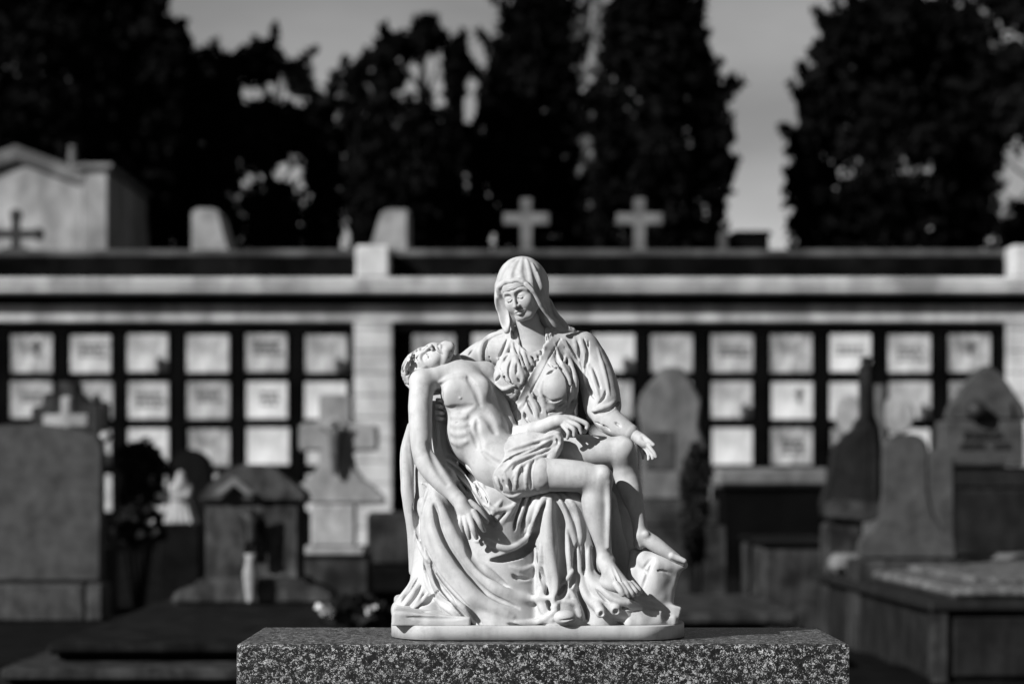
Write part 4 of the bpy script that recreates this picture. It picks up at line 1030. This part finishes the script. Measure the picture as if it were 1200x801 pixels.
# stepped cross behind it, with a small white cross and a dark flower pot
t = grave('stepped_cross', 82, 18.5, 'grey stone cross with stepped arms just behind the arched granite headstone', 'cross')
pprism('cross', t, 18.5, [(60, 640), (104, 640), (104, 505), (125, 505), (125, 470), (100, 470), (100, 462), (92, 462), (92, 447), (66, 447), (66, 460), (50, 460), (50, 476), (37, 476), (37, 505), (60, 505)], 0, 0.2, M_MIDG, 0.015)
pbox('base', t, 18.5, 40, 640, 126, 690, -0.1, 0.5, M_MIDG, ground=True)
t = grave('white_cross', 77, 17.6, 'small white marble cross in front of the stepped grey cross', 'cross')
pprism('cross', t, 17.6, [(72, 560), (82, 560), (82, 500), (103, 500), (103, 485), (83, 485), (83, 464), (71, 464), (71, 485), (50, 485), (50, 500), (72, 500)], 0, 0.09, M_PALE, 0.01)
pbox('base', t, 17.6, 60, 560, 94, 640, -0.05, 0.25, M_MIDG, ground=True)
t = grave('lantern', 116, 17.2, 'dark grave lantern with a pale globe right of the arched granite headstone', 'lantern')
pbox('post', t, 17.2, 112, 525, 121, 640, -0.02, 0.06, M_IRON, ground=True)
for nm, (x, y, r), m in (('globe', (123, 512, 7), M_PALE), ('cap', (113, 468, 6), M_IRON)):
    bm = bmesh.new(); bmesh.ops.create_uvsphere(bm, u_segments=16, v_segments=10, radius=r * 17.2 / FPX)
    for f in bm.faces: f.smooth = True
    from_bm(nm, bm, m, t, (gx(x, 17.2) - t.location.x, 0, gz(y, 17.2)))
pbox('hood', t, 17.2, 108, 474, 118, 524, -0.03, 0.05, M_IRON)

# gabled dark monument on its tomb, left of the statue
D = 13.2
t = grave('gabled_monument', 297, D, 'dark gabled tomb monument with a flared base and a hanging figure, left of the statue', 'tomb monument')
pprism('body', t, D, [(240, 680), (240, 588), (352, 588), (352, 680)], 0, 0.30, M_SHRINE, 0.02)
pprism('gable', t, D, [(234, 588), (234, 580), (256, 556), (268, 548), (285, 544), (303, 544), (322, 549), (336, 560), (360, 580), (360, 588)], -0.02, 0.36, M_SHRINE, 0.015)
pprism('gable_relief', t, D, [(250, 579), (276, 557), (302, 579), (290, 579), (276, 568), (262, 579)], -0.075, 0.03, M_LIGHTS, 0.004)
pprism('base', t, D, [(203, 706), (203, 697), (212, 690), (228, 684), (238, 676), (354, 676), (364, 684), (380, 690), (391, 697), (391, 706)], -0.10, 0.5, M_SHRINE, 0.015)
# hanging figure with spread arms
fig = bmesh.new()
def skin_fig(name, joints, edges, radii, mat, parent, loc=(0, 0, 0), sub=2):
    me = bpy.data.meshes.new(name); me.from_pydata(joints, edges, []); me.update()
    o = bpy.data.objects.new(name, me); C.objects.link(o)
    m = o.modifiers.new('skin', 'SKIN'); m.use_smooth_shade = True
    for v, r in zip(me.skin_vertices[0].data, radii): v.radius = (r, r)
    me.skin_vertices[0].data[0].use_root = True
    o.modifiers.new('sub', 'SUBSURF').levels = sub; o.modifiers['sub'].render_levels = sub
    dg = bpy.context.evaluated_depsgraph_get(); m2 = bpy.data.meshes.new_from_object(o.evaluated_get(dg))
    o.modifiers.clear(); o.data = m2; m2.materials.clear(); m2.materials.append(mat)
    for p in m2.polygons: p.use_smooth = True
    o.parent = parent; o.location = loc
    return o
fig.free()
s = D / FPX
skin_fig('crucifix_figure', [(0, -.09, 20 * s), (0, -.09, 36 * s), (0, -.09, 44 * s), (0, -.1, 50 * s), (0, -.11, 56 * s), (-9 * s, -.08, 47 * s), (-15 * s, -.07, 52 * s), (9 * s, -.08, 47 * s), (15 * s, -.07, 52 * s), (-3 * s, -.1, 8 * s), (-1 * s, -.08, -4 * s), (3 * s, -.1, 8 * s), (1 * s, -.08, -4 * s)],
         [(0, 1), (1, 2), (2, 3), (3, 4), (2, 5), (5, 6), (2, 7), (7, 8), (0, 9), (9, 10), (0, 11), (11, 12)], [.03, .034, .036, .018, .026, .016, .012, .016, .012, .02, .014, .02, .014], M_IRON, t, (0, 0, gz(650, D)))
pprism('black_niche_panel', t, D, [(287, 656), (287, 610)] + arc(297, 610, 10, 10, 180, 0, 8) + [(307, 656)], -0.02, 0.018, M_BLACK, 0)  # flat black plate; the hollow's darkness is only its colour
vase(t, (0, -0.16, gz(703, D)), 0.26, M_PALE, 0.55)
t = grave('tomb_slab', 230, 10.9, 'dark granite tomb slab with stepped edges in front of the gabled monument', 'tomb slab')
zt = gz(706, D) - 0.002
boxes('slab', [(gx(55, 10.2) - t.location.x, gx(392, 10.2) - t.location.x, -0.7, 2.9, zt - 0.05, zt)], M_SLAB, t, 0.015)
boxes('body', [(gx(62, 10.2) - t.location.x, gx(385, 10.2) - t.location.x, -0.60, 2.85, 0.29, zt - 0.052)], M_BLACK, t, 0.01)
boxes('step', [(gx(0, 9.9) - t.location.x, gx(400, 9.9) - t.location.x, -1.0, 2.95, 0.235, 0.288)], M_MIDG, t, 0.012)
boxes('plinth', [(gx(-10, 9.9) - t.location.x, gx(406, 9.9) - t.location.x, -0.95, 3.0, -0.03, 0.233)], M_SLAB, t, 0.012)

# light cross monument
D = 17.0
t = grave('cross_monument', 393, D, 'light grey stone cross with flared shoulders and a carved figure, beside the pilaster', 'cross')
pprism('cross', t, D, [(350, 528), (350, 496), (374, 494), (374, 462), (412, 462), (412, 494), (442, 498), (442, 528), (412, 528), (416, 548), (426, 562), (440, 572), (451, 583), (451, 590), (335, 590), (335, 580), (350, 568), (364, 558), (372, 546), (374, 528)], 0, 0.22, M_CROSSM, 0.015)
pbox('pedestal', t, D, 364, 590.5, 416, 640, 0.0, 0.22, M_PALE); pbox('pedestal_cap', t, D, 352, 640.5, 428, 650, -0.1, 0.5, M_CROSSM)
pbox('pedestal_block', t, D, 356, 650.5, 432, 700, -0.06, 0.45, M_MIDG, ground=True)
s = D / FPX
skin_fig('carved_figure', [(0, -.05, 18 * s), (0, -.05, 30 * s), (0, -.05, 38 * s), (0, -.06, 45 * s), (-10 * s, -.04, 41 * s), (-18 * s, -.03, 45 * s), (10 * s, -.04, 41 * s), (18 * s, -.03, 45 * s), (0, -.05, 4 * s), (0, -.04, -12 * s)],
         [(0, 1), (1, 2), (2, 3), (2, 4), (4, 5), (2, 6), (6, 7), (0, 8), (8, 9)], [.04, .04, .036, .03, .014, .012, .014, .012, .03, .02], M_BRONZE, t, (0, 0, gz(545, D)))
bm = bmesh.new(); n = 20
for i in range(n):
    pass
ring_o = bmesh.ops.create_circle(bm, cap_ends=False, radius=0.05, segments=20); bm.free()
def torus(name, R0, r0, mat, parent, loc, n=24, m=8, rx=90):
    v, f = [], []
    for i in range(n):
        for j in range(m):
            a, b = 2 * math.pi * i / n, 2 * math.pi * j / m
            v.append(((R0 + r0 * math.cos(b)) * math.cos(a), r0 * math.sin(b), (R0 + r0 * math.cos(b)) * math.sin(a)))
            f.append((i * m + j, ((i + 1) % n) * m + j, ((i + 1) % n) * m + (j + 1) % m, i * m + (j + 1) % m))
    o = raw_mesh(name, v, f, mat, parent, True); o.location = loc; return o
torus('halo', 0.046, 0.012, M_PALE, t, (0, -0.03, gz(499, D)))
t = grave('side_block', 457, 18.0, 'plain mid grey grave block right of the light grey cross monument', 'grave block')
pbox('block', t, 18, 430, 600, 486, 662, 0, 0.4, M_MIDG, 0.02); pbox('base', t, 18, 420, 662.5, 500, 690, -0.15, 0.6, M_DARKG, 0.02, ground=True)
t = grave('ledger', 430, 13.8, 'low dark ledger slab behind the left end of the granite block', 'grave slab')
boxes('slab', [(-0.62, 0.7, 0, 2.2, 0.10, 0.19)], M_DARKG, t, 0.015); boxes('kerb', [(-0.68, 0.76, -0.06, 2.26, -0.03, 0.098)], M_MIDG, t, 0.015)

# pale draped angel beyond the bush
D = 20.0; s = D / FPX
t = grave('draped_figure', 212, D, 'small pale draped figure standing on a plinth behind the dark bush', 'statue')
V = Vol((-0.3 / U, -0.2 / U, -10), (0.3 / U, 0.25 / U, 0.62 / U), 5.0)
V.tube([(0, 0, 0, 140), (0, 0, 120, 95), (0, 0, 230, 62), (0, 0, 290, 60)], 10); V.ell((0, -8, 350), (36, 38, 46), 12)
V.tube([(-60, 0, 270, 28), (-55, -60, 200, 24), (0, -85, 190, 20)], 14); V.tube([(60, 0, 270, 28), (55, -60, 200, 24), (0, -85, 190, 20)], 14)
for x in (-70, -35, 0, 35, 70): V.tube([(x * .6, -60 - (70 - abs(x)) * .2, 170, 6), (x * 1.3, -110 - (70 - abs(x)) * .4, 0, 16)], 10)
V.cut_below(-5)
v, f = V.mesh(); o = np_mesh('robed_body', [(v * U * 0.72, f)], M_PALE, t); o.location = (0, 0, gz(612, D))
pbox('plinth', t, D, 188, 612, 238, 690, -0.15, 0.25, M_DARKG, 0.02, ground=True)  # dark stone stands in for the shade low between the graves
t = grave('arched_stele', 226, 21.5, 'dark round topped stele behind the small pale draped figure', 'headstone')
pprism('stele', t, 21.5, [(196, 680), (196, 552)] + arc(222, 552, 26, 26, 180, 0, 10) + [(248, 680)], 0, 0.2, M_DARKG, 0.02)  # darkened in colour to deepen the shade around the figure
pbox('base', t, 21.5, 188, 640, 256, 690, -0.1, 0.3, M_DARKG, 0.02, ground=True)  # same shade put into the base colour

# shouldered headstone right of the statue
D = 18.0
t = grave('shouldered_headstone', 785, D, 'light grey shouldered headstone with a flower wreath on top, right of the open hand', 'headstone')
pprism('slab', t, D, [(752, 585), (752, 500), (748, 480), (752, 462), (762, 448), (770, 440), (776, 430), (800, 430), (806, 442), (814, 456), (822, 470), (818, 500), (826, 520), (830, 548), (830, 585)], 0, 0.22, M_LIGHTS, 0.015)
pbox('inset_panel', t, D, 757, 505, 790, 550, -0.012, 0.02, M_GREYG, 0.004)
pbox('base', t, D, 742, 585.5, 842, 615, -0.08, 0.32, M_MIDG); pbox('lower_base', t, D, 734, 615.5, 850, 690, -0.14, 0.4, M_MIDG, ground=True)
def leaf_blob(name, clumps, leaf, n, mat, parent=None, loc=(0, 0, 0), seed=0, flat=0.5):
    """foliage: n leaf quads in each clump (x, y, z, rx, ry, rz)"""
    rg = np.random.RandomState(seed); vs_, o = [], 0
    for c, n in zip(clumps, n if isinstance(n, list) else [n] * len(clumps)):
        d = rg.normal(size=(n, 3)); d /= np.linalg.norm(d, axis=1)[:, None]; d *= rg.uniform(0.25, 1.0, (n, 1)) ** 0.5
        p = np.array(c[:3]) + d * np.array(c[3:6])
        a = rg.normal(size=(n, 3)); a /= np.linalg.norm(a, axis=1)[:, None]
        b = np.cross(a, rg.normal(size=(n, 3))); b /= np.linalg.norm(b, axis=1)[:, None]
        L = leaf * rg.uniform(0.6, 1.3, (n, 1))
        q = np.stack([p - a * L, p + b * L * flat, p + a * L, p - b * L * flat], 1)
        vs_.append(q.reshape(-1, 3))
    v = np.concatenate(vs_).astype(np.float32); f = np.arange(len(v)).reshape(-1, 4).astype(np.int32)
    me = bpy.data.meshes.new(name); me.vertices.add(len(v)); me.vertices.foreach_set('co', v.ravel())
    me.loops.add(f.size); me.loops.foreach_set('vertex_index', f.ravel()); me.polygons.add(len(f))
    me.polygons.foreach_set('loop_start', np.arange(0, f.size, 4, dtype=np.int32)); me.update(calc_edges=True)
    me.materials.append(mat); ob = bpy.data.objects.new(name, me); C.objects.link(ob); ob.location = loc
    if parent: ob.parent = parent
    return ob
def bush(px, D, y0, y1, w, label, seed, flowers=0, name='bush', n=130):
    t = grave(name, px, D, label, 'bush'); s = D / FPX; rg = random.Random(seed)
    h = (y1 - y0) * s; zb = gz(y1, D)
    cl = []
    for i in range(26):
        a, q = rg.uniform(0, 6.28), rg.uniform(0, 1)
        rr = w * s / 2 * (1 - 0.6 * q) * rg.uniform(0.1, 1)
        cl.append((rr * math.cos(a), rr * math.sin(a) * 0.8, zb + h * (0.08 + 0.85 * q), w * s * 0.2, w * s * 0.2, h * 0.16))
    leaf_blob('foliage', cl, 0.035, n, M_LEAFD, t, seed=seed)
    v, f = [], []
    for k in range(7):
        a = k * 0.9; x1, y1_ = w * s * 0.3 * math.cos(a), w * s * 0.3 * math.sin(a)
        i0 = len(v)
        for (x, y, z, r) in ((0.02 * math.cos(a), 0.02 * math.sin(a), 0, 0.014), (x1, y1_, zb + h * 0.7, 0.005)):
            v += [(x + r * math.cos(q * 2.094), y + r * math.sin(q * 2.094), z) for q in range(3)]
        f += [(i0 + q, i0 + (q + 1) % 3, i0 + 3 + (q + 1) % 3, i0 + 3 + q) for q in range(3)]
    raw_mesh('stem', v, f, M_LEAFD, t)
    if flowers:
        leaf_blob('blossom', [(rg.uniform(-.4, .4) * w * s, -w * s * 0.4, zb + h * rg.uniform(.3, .8), .03, .03, .025) for i in range(flowers)], 0.016, 14, M_FLOWER, t, seed=seed + 1, flat=0.9)
    return t
bush(165, 19.0, 520, 612, 78, 'dark leafy shrub left of the small pale draped figure', 1)
bush(162, 18.2, 596, 640, 70, 'low dark plant with pale flowers under the leafy shrub', 2, 4)
bush(815, 17.0, 528, 660, 44, 'tall narrow black evergreen shrub in front of the shouldered headstone', 3)
bush(800, 17.7, 412, 446, 46, 'dark wreath of flowers resting on the shouldered headstone', 4, name='wreath') if False else None
bush(415, 11.5, 700, 745, 90, 'low dark plants with small pale flowers behind the left end of the granite block', 5, 3)
bush(930, 8.2, 742, 800, 110, 'weedy dark plants beside the right end of the granite block', 6, 5)
bush(745, 9.5, 700, 752, 70, 'low weeds behind the right foot of the statue', 8, 2)

# pale ledge tomb before the wall
D = 25.0
t = grave('ledge_tomb', 900, D, 'long low tomb with a pale rough ledge in front of the niche wall', 'tomb')
pbox('ledge', t, D, 838, 548, 972, 571, -0.1, 1.4, M_LIGHTS, 0.05); pbox('body', t, D, 845, 571.5, 966, 660, 0.0, 1.3, M_BLACK, 0.03, ground=True)
# tall pointed monument of dark stone
D = 15.9; s = D / FPX
t = grave('pointed_monument', 1003, D, 'tall dark pointed monument like a folded cloth, right of the niche columns', 'tomb monument')
pprism('spire', t, D, [(968, 612), (965, 590), (970, 572), (976, 556), (978, 532), (985, 513), (1000, 505), (1010, 496), (1013, 484), (1012, 422), (1018, 415), (1025, 422), (1026, 486), (1032, 500), (1035, 530), (1035, 570), (1038, 592), (1032, 604), (1020, 612)], 0, 0.30, M_TOMB, 0.04)
pprism('lit_foot_band', t, D, [(966, 606), (966, 588), (980, 584), (1020, 588), (1036, 590), (1032, 606), (1018, 611)], -0.03, 0.03, M_MIDG, 0.01)  # lighter band: light on the lower body put into the colour
pbox('pedestal', t, D, 968, 612.5, 1012, 690, 0.02, 0.32, M_MIDG, 0.02, ground=True)
t = grave('lobed_cross', 1026, 19.5, 'light stone cross with round lobes half hidden behind the pointed monument', 'cross')
D = 19.5
for x in (996, 1054): pprism('lobe', t, D, arc(x, 485, 19 if x > 1020 else 15, 24, 0, 345, 15), 0, 0.16, M_PALE, 0.02)
pprism('shaft', t, D, [(1014, 640), (1014, 450), (1038, 450), (1038, 640)], 0.01, 0.14, M_LIGHTS, 0.015); pbox('base', t, D, 1000, 640, 1052, 690, -0.1, 0.3, M_MIDG, 0.02, ground=True)
# flared headstone
D = 14.9
t = grave('flared_headstone', 1063, D, 'plain light grey headstone with a wide flared foot behind the right tomb', 'headstone')
pprism('slab', t, D, [(1008, 655), (1010, 632), (1024, 622), (1034, 606), (1038, 580), (1038, 520), (1044, 512), (1056, 508), (1072, 508), (1084, 513), (1088, 522), (1088, 576), (1094, 600), (1106, 620), (1120, 632), (1122, 655)], 0, 0.2, M_GREYG, 0.015)
pbox('base', t, D, 1000, 655.5, 1130, 690, -0.1, 0.35, M_MIDG, 0.02, ground=True)
t = grave('small_block', 1103, 15.6, 'small rounded grey stone block wedged right of the flared headstone', 'grave block')
pprism('block', t, 15.6, [(1086, 690), (1086, 540)] + arc(1103, 540, 17, 14, 180, 0, 8) + [(1120, 690)], 0, 0.3, M_GREYG, 0.02)
pbox('base', t, 15.6, 1080, 660, 1124, 690, -0.08, 0.4, M_MIDG, 0.02, ground=True)
# gabled headstone with raised lettering
D = 17.5; s = D / FPX
t = grave('gabled_headstone', 1150, D, 'grey headstone with a pointed gable, dark round vase and dark lettering, in the right background', 'headstone')
pprism('gable', t, D, [(1112, 492), (1114, 478), (1126, 462), (1140, 442), (1158, 426), (1176, 440), (1188, 458), (1200, 474), (1206, 492)], 0, 0.24, M_GREYG, 0.015)
pprism('gable_relief', t, D, [(1130, 490), (1132, 472), (1158, 444), (1184, 470), (1186, 490)], -0.025, 0.024, M_GREYG, 0.004)
pbox('inscribed_block', t, D, 1104, 492.5, 1198, 546, -0.06, 0.30, M_GREYG, 0.012)
pbox('step', t, D, 1100, 546.5, 1212, 572, -0.02, 0.34, M_TOMB, 0.015); pbox('lower_step', t, D, 1092, 572.5, 1222, 690, -0.12, 0.5, M_TOMB, 0.02, ground=True)
fc = bpy.data.curves.new('lettering', 'FONT'); fc.body = 'FAMILIA'; fc.size = 13 * s; fc.extrude = 0.006; fc.align_x = 'CENTER'; fc.offset = 0.004
fo = bpy.data.objects.new('lettering', fc); C.objects.link(fo)
fm = bpy.data.meshes.new_from_object(fo.evaluated_get(bpy.context.evaluated_depsgraph_get())); bpy.data.objects.remove(fo)
fm.materials.clear(); fm.materials.append(M_IRON); fo = bpy.data.objects.new('lettering', fm); C.objects.link(fo)
fo.parent = t; fo.rotation_euler = (R(90), 0, 0); fo.location = (0, -0.066, gz(514, D))
rg = random.Random(9)                                # second line: too worn to read, kept as worn stumps of letters
for x0, x1 in ((1123, 1152), (1163, 1182)):
    it = []; x = x0
    while x < x1:
        w = rg.uniform(1.4, 3.4); it.append((gx(x, D) - t.location.x, gx(x + w, D) - t.location.x, -0.07, -0.063, gz(526, D), gz(517.5 + rg.uniform(0, 2), D))); x += w + 1.0
    boxes('worn_lettering', it, M_IRON, t, 0)
bm = bmesh.new(); bmesh.ops.create_uvsphere(bm, u_segments=18, v_segments=12, radius=12 * s)
for f in bm.faces: f.smooth = True
from_bm('round_vase', bm, M_IRON, t, (gx(1141, D) - t.location.x, -0.1, gz(481, D)))
bush(1190, 17.0, 474, 496, 26, 'dried pale flowers at the right shoulder of the gabled headstone', 7, 6, name='flower_bunch', n=30) if False else None

# big tomb at the lower right
NX, ND, FX, FD = 1095, 12.6, 958, 16.2
A = Vector((gx(NX, ND), ND - DIST)); B = Vector((gx(FX, FD), FD - DIST))
d = (B - A); ang = math.atan2(-d.x, d.y); L = d.length
t = empty('tomb', (A.x, A.y, 0), ang); tag(t, 'large dark granite tomb with a pale rough slab on top, at the lower right', 'tomb')
H = 0.42; Wd = 2.2
boxes('body', [(0.03, Wd, 0.03, L - 0.02, -0.03, H - 0.06)], M_TOMB, t, 0.015)
boxes('front_panel', [(0.10, Wd - 0.1, -0.002, 0.04, 0.02, H - 0.09)], M_TOMB, t, 0.008)
boxes('corner_post', [(-0.012, 0.075, -0.012, 0.10, -0.03, H - 0.062)], M_MIDG, t, 0.01)
boxes('top_slab', [(-0.03, Wd + 0.05, -0.03, L + 0.03, H - 0.058, H)], M_TOMB, t, 0.012)
boxes('cover_slab', [(0.10, 2.12, 0.02, L - 0.45, H + 0.002, H + 0.065)], M_ROUGH, t, 0.025)
boxes('cover_slab', [(0.30, 1.95, 0.42, L - 0.6, H + 0.067, H + 0.10)], M_ROUGH, t, 0.03)
boxes('headpiece', [(0.02, 1.9, L - 0.42, L + 0.0, H + 0.003, H + 0.13)], M_LIGHTS, t, 0.04)
t = grave('kerb_tomb', 930, 16.5, 'mid grey kerbed tomb left of the pointed monument', 'tomb')
pbox('body', t, 16.5, 893, 640, 985, 700, 0, 1.6, M_MIDG, 0.03, ground=True); pbox('top', t, 16.5, 889, 634, 989, 639.5, -0.03, 1.65, M_DARKG, 0.02)
t = grave('ledger', 800, 13.2, 'low dark ledger slab with a light front edge behind the block right of the boulder', 'grave slab')
boxes('slab', [(gx(690, 13.2) - t.location.x, gx(935, 13.2) - t.location.x, 0, 2.1, 0.25, 0.315)], M_MIDG, t, 0.02); boxes('kerb', [(gx(680, 13.2) - t.location.x, gx(926, 13.2) - t.location.x, 0.06, 2.0, -0.03, 0.248)], M_BLACK, t, 0.02)
for i, (px, D) in enumerate(((660, 21), (560, 22))):
    t = grave('rough_grave', px, D, ('low grey grave block behind the seated figure, hidden by her knees', 'low grey grave block behind the reclining man, hidden by his hip')[i], 'grave block')
    pbox('block', t, D, px - 40, 610, px + 40, 680, 0, 0.5, M_MIDG, 0.02, ground=True); pbox('cap', t, D, px - 46, 602, px + 46, 609.5, -0.04, 0.55, M_MIDG, 0.015)
# ------------------------------------------------------------------ trees behind the wall
M_LEAF = [stone('tree_foliage_dark', 0.0025, 0.006, 0.6, 0.9, spec=0.0), stone('tree_foliage', 0.003, 0.009, 0.6, 0.9, spec=0.0), stone('poplar_leaves', 0.10, 0.22, 0.8, 0.9, spec=0.1)]
M_BARK = stone('bark', 0.008, 0.02, 3, 0.95, spec=0.1)
def limb(v, f, P, n=7):
    i0 = len(v)
    for k, (x, y, z, r) in enumerate(P):
        v += [(x + r * math.cos(2 * math.pi * q / n), y + r * math.sin(2 * math.pi * q / n), z) for q in range(n)]
        if k: f += [(i0 + (k - 1) * n + q, i0 + (k - 1) * n + (q + 1) % n, i0 + k * n + (q + 1) % n, i0 + k * n + q) for q in range(n)]
def tree(D, prof, label, seed, leafmat=0, dens=1.0, hole=0.35, leaf=0.15, name='tree', deep=0.8, n=34, dy=2):
    """prof: rows (py, left px, right px) from the top down, the crown's outline as it stands D metres off"""
    prof = sorted(prof); s = D / FPX
    ya, la, ra = np.array(prof, float).T; ya = ya + dy
    cx = float(np.interp(230, ya, (la + ra) / 2)); t = grave(name, cx, D, label, 'tree', 'trees behind the niche wall')
    rg = np.random.RandomState(seed); X = t.location.x
    clumps = []
    area = float(np.sum((ra[1:] - la[1:] + ra[:-1] - la[:-1]) / 2 * np.diff(ya))) * s * s
    want = int(area * 15 * dens)
    cell = rg.uniform(0, 1, (14, 14, 20))
    tries = 0
    while len(clumps) < want and tries < want * 12:
        tries += 1
        y = rg.uniform(ya[0], ya[-1]); l, r = np.interp(y, ya, la), np.interp(y, ya, ra)
        if rg.uniform() > (r - l) / (ra - la).max() + 0.12: continue
        u = rg.uniform(-1, 1); w = rg.uniform(-1, 1)
        if u * u + w * w > 1: continue
        half = max((r - l) / 2 - 7, 2) * s; k = min(rg.uniform(0.20, 0.60) * (0.5 + 0.7 * (u * u < 0.5)), 0.5 * half)
        x = gx((l + r) / 2, D) - X + u * (half - 0.75 * k); yy = w * half * deep
        if y - 0.8 * k / s < ya[0]: y = ya[0] + 0.8 * k / s
        z = gz(y, D)
        if cell[int(x / 0.9) % 14, int(yy / 1.2) % 14, int(z / 0.9) % 20] < hole * (0.35 + 0.5 * (u * u + w * w > 0.45)): continue
        clumps.append((x, yy, z, k, k, k * 0.95))
    for q in range(int(want * 2.2)):                   # loose fringe of small tufts
        y = rg.uniform(ya[0] - 6, ya[-1]); l, r = np.interp(y, ya, la), np.interp(y, ya, ra); u = rg.choice((-1, 1)) * (1.04 - 0.5 * rg.uniform() ** 1.5)
        k = rg.uniform(0.05, 0.15); clumps.append((gx((l + r) / 2 + u * (r - l) / 2, D) - X, rg.uniform(-1, 1) * (r - l) / 4 * s, gz(y, D), k, k, k * 1.5))
    for q in range(int(want * 0.22)):                  # plumes at the tips of the branches
        y = rg.uniform(ya[0], ya[-1]); l, r = np.interp(y, ya, la), np.interp(y, ya, ra); sd = rg.choice((-1, 1))
        if r - l < 26: continue
        x = gx((l + r) / 2 + sd * (r - l) / 2 * rg.uniform(0.62, 0.93), D) - X; z = gz(y, D); yy = rg.uniform(-1, 1) * (r - l) / 5 * s
        L = rg.uniform(0.35, 0.85); dx = sd * rg.uniform(0.2, 0.9)
        for e in range(7):
            k = 0.17 * (1 - e * 0.11); clumps.append((x + dx * L * e / 6, yy, z + L * e / 6, k, k, k * 1.2))
    leaf_blob('crown', clumps, leaf, [n if c[3] > 0.16 else 7 for c in clumps], M_LEAF[leafmat], t, seed=seed)
    v, f = [], []; zt = gz(ya[0], D) * 0.93; zb = gz(ya[-1], D)
    r0 = 0.16 + 0.018 * zt
    ctr = lambda z: gx(float(np.interp(HY - (z - CAM_Z) / s, ya, (la + ra) / 2)), D) - X
    limb(v, f, [(ctr(z) * min(1, z / 6) + 0.1 * math.sin(z + seed), 0.08 * math.cos(1.7 * z), z, r0 * (1 - 0.9 * z / zt) + 0.02) for z in np.linspace(0, zt, 12)])
    for q in range(16):
        z = zb + (zt - zb) * (q + 0.5) / 17; a = q * 2.4 + seed
        y = HY - (z - CAM_Z) / s; hw = (np.interp(y, ya, ra) - np.interp(y, ya, la)) / 2 * s * 0.72
        x0 = ctr(z) * min(1, z / 6)
        limb(v, f, [(x0, 0, z - 0.3, 0.075), (x0 + hw * 0.5 * math.cos(a), hw * 0.5 * deep * math.sin(a), z + 0.15, 0.045), (x0 + hw * math.cos(a), hw * deep * math.sin(a), z + 0.75, 0.015)], 5)
    raw_mesh('trunk', v, f, M_BARK, t, True)
    return t
tree(52, [(-90, -60, 60), (-40, -110, 140), (0, -130, 166), (18, -130, 190), (40, -130, 212), (90, -130, 222), (160, -120, 215), (240, -110, 200), (330, -60, 160)], 'huge dark evergreen filling the upper left corner behind the mausoleum', 1, 0, 1.15, 0.25)
tree(56, [(66, 214, 240), (84, 198, 256), (110, 190, 262), (170, 180, 268), (260, 180, 270), (340, 200, 250)], 'low dark evergreen between the corner tree and the twin topped tree', 2, 1, 1.15)
tree(54, [(56, 298, 314), (68, 268, 330), (84, 262, 352), (110, 255, 372), (150, 250, 386), (220, 246, 392), (290, 250, 390), (350, 290, 350)], 'dark bushy evergreen with a twin top left of the centre', 3, 1, 1.15, 0.32)
tree(60, [(74, 402, 424), (86, 392, 440), (110, 385, 452), (170, 380, 460), (280, 384, 458), (350, 400, 440)], 'sparse dark tree with sky showing through beside the twin topped tree', 4, 1, 0.75, 0.5)
tree(51, [(26, 496, 508), (40, 470, 516), (56, 440, 536), (70, 436, 548), (84, 450, 545), (120, 446, 536), (170, 432, 542), (230, 425, 536), (300, 420, 540), (350, 450, 510)], 'dark cypress with a forked ragged top left of the hooded figure', 5, 0, 1.25, 0.3)
tree(53, [(-12, 628, 640), (6, 600, 650), (30, 588, 658), (70, 578, 664), (120, 566, 668), (180, 556, 672), (240, 552, 678), (300, 550, 680), (350, 590, 640)], 'tall dark conical evergreen behind the left stone cross', 6, 0, 1.25, 0.3)
tree(58, [(-60, 678, 694), (0, 670, 704), (60, 666, 708), (130, 664, 712), (200, 660, 716), (280, 662, 712)], 'thin pale leaved poplar between the two tall conical evergreens', 7, 2, 1.1, 0.5, 0.12)
tree(50, [(-70, 742, 762), (-30, 728, 786), (0, 718, 806), (40, 712, 818), (62, 708, 826), (94, 706, 838), (104, 704, 830), (165, 702, 848), (178, 702, 838), (215, 700, 852), (240, 700, 842), (274, 700, 846), (300, 704, 840), (350, 740, 800)], 'tallest dark conical evergreen with a stepped right edge beside the sky gap', 8, 0, 1.3, 0.25)
tree(52, [(-2, 1030, 1056), (8, 1004, 1090), (24, 985, 1112), (50, 966, 1128), (72, 956, 1140), (110, 944, 1150), (160, 936, 1152), (172, 930, 1154), (230, 930, 1152), (290, 934, 1148), (350, 980, 1100)], 'broad round dark evergreen right of the sky gap', 9, 0, 1.25, 0.27)
tree(57, [(-50, 1170, 1215), (10, 1140, 1250), (70, 1126, 1290), (130, 1132, 1300), (200, 1136, 1300), (262, 1140, 1300), (300, 1170, 1260)], 'looser lighter tree with thin branches in the upper right corner', 10, 1, 0.72, 0.5)
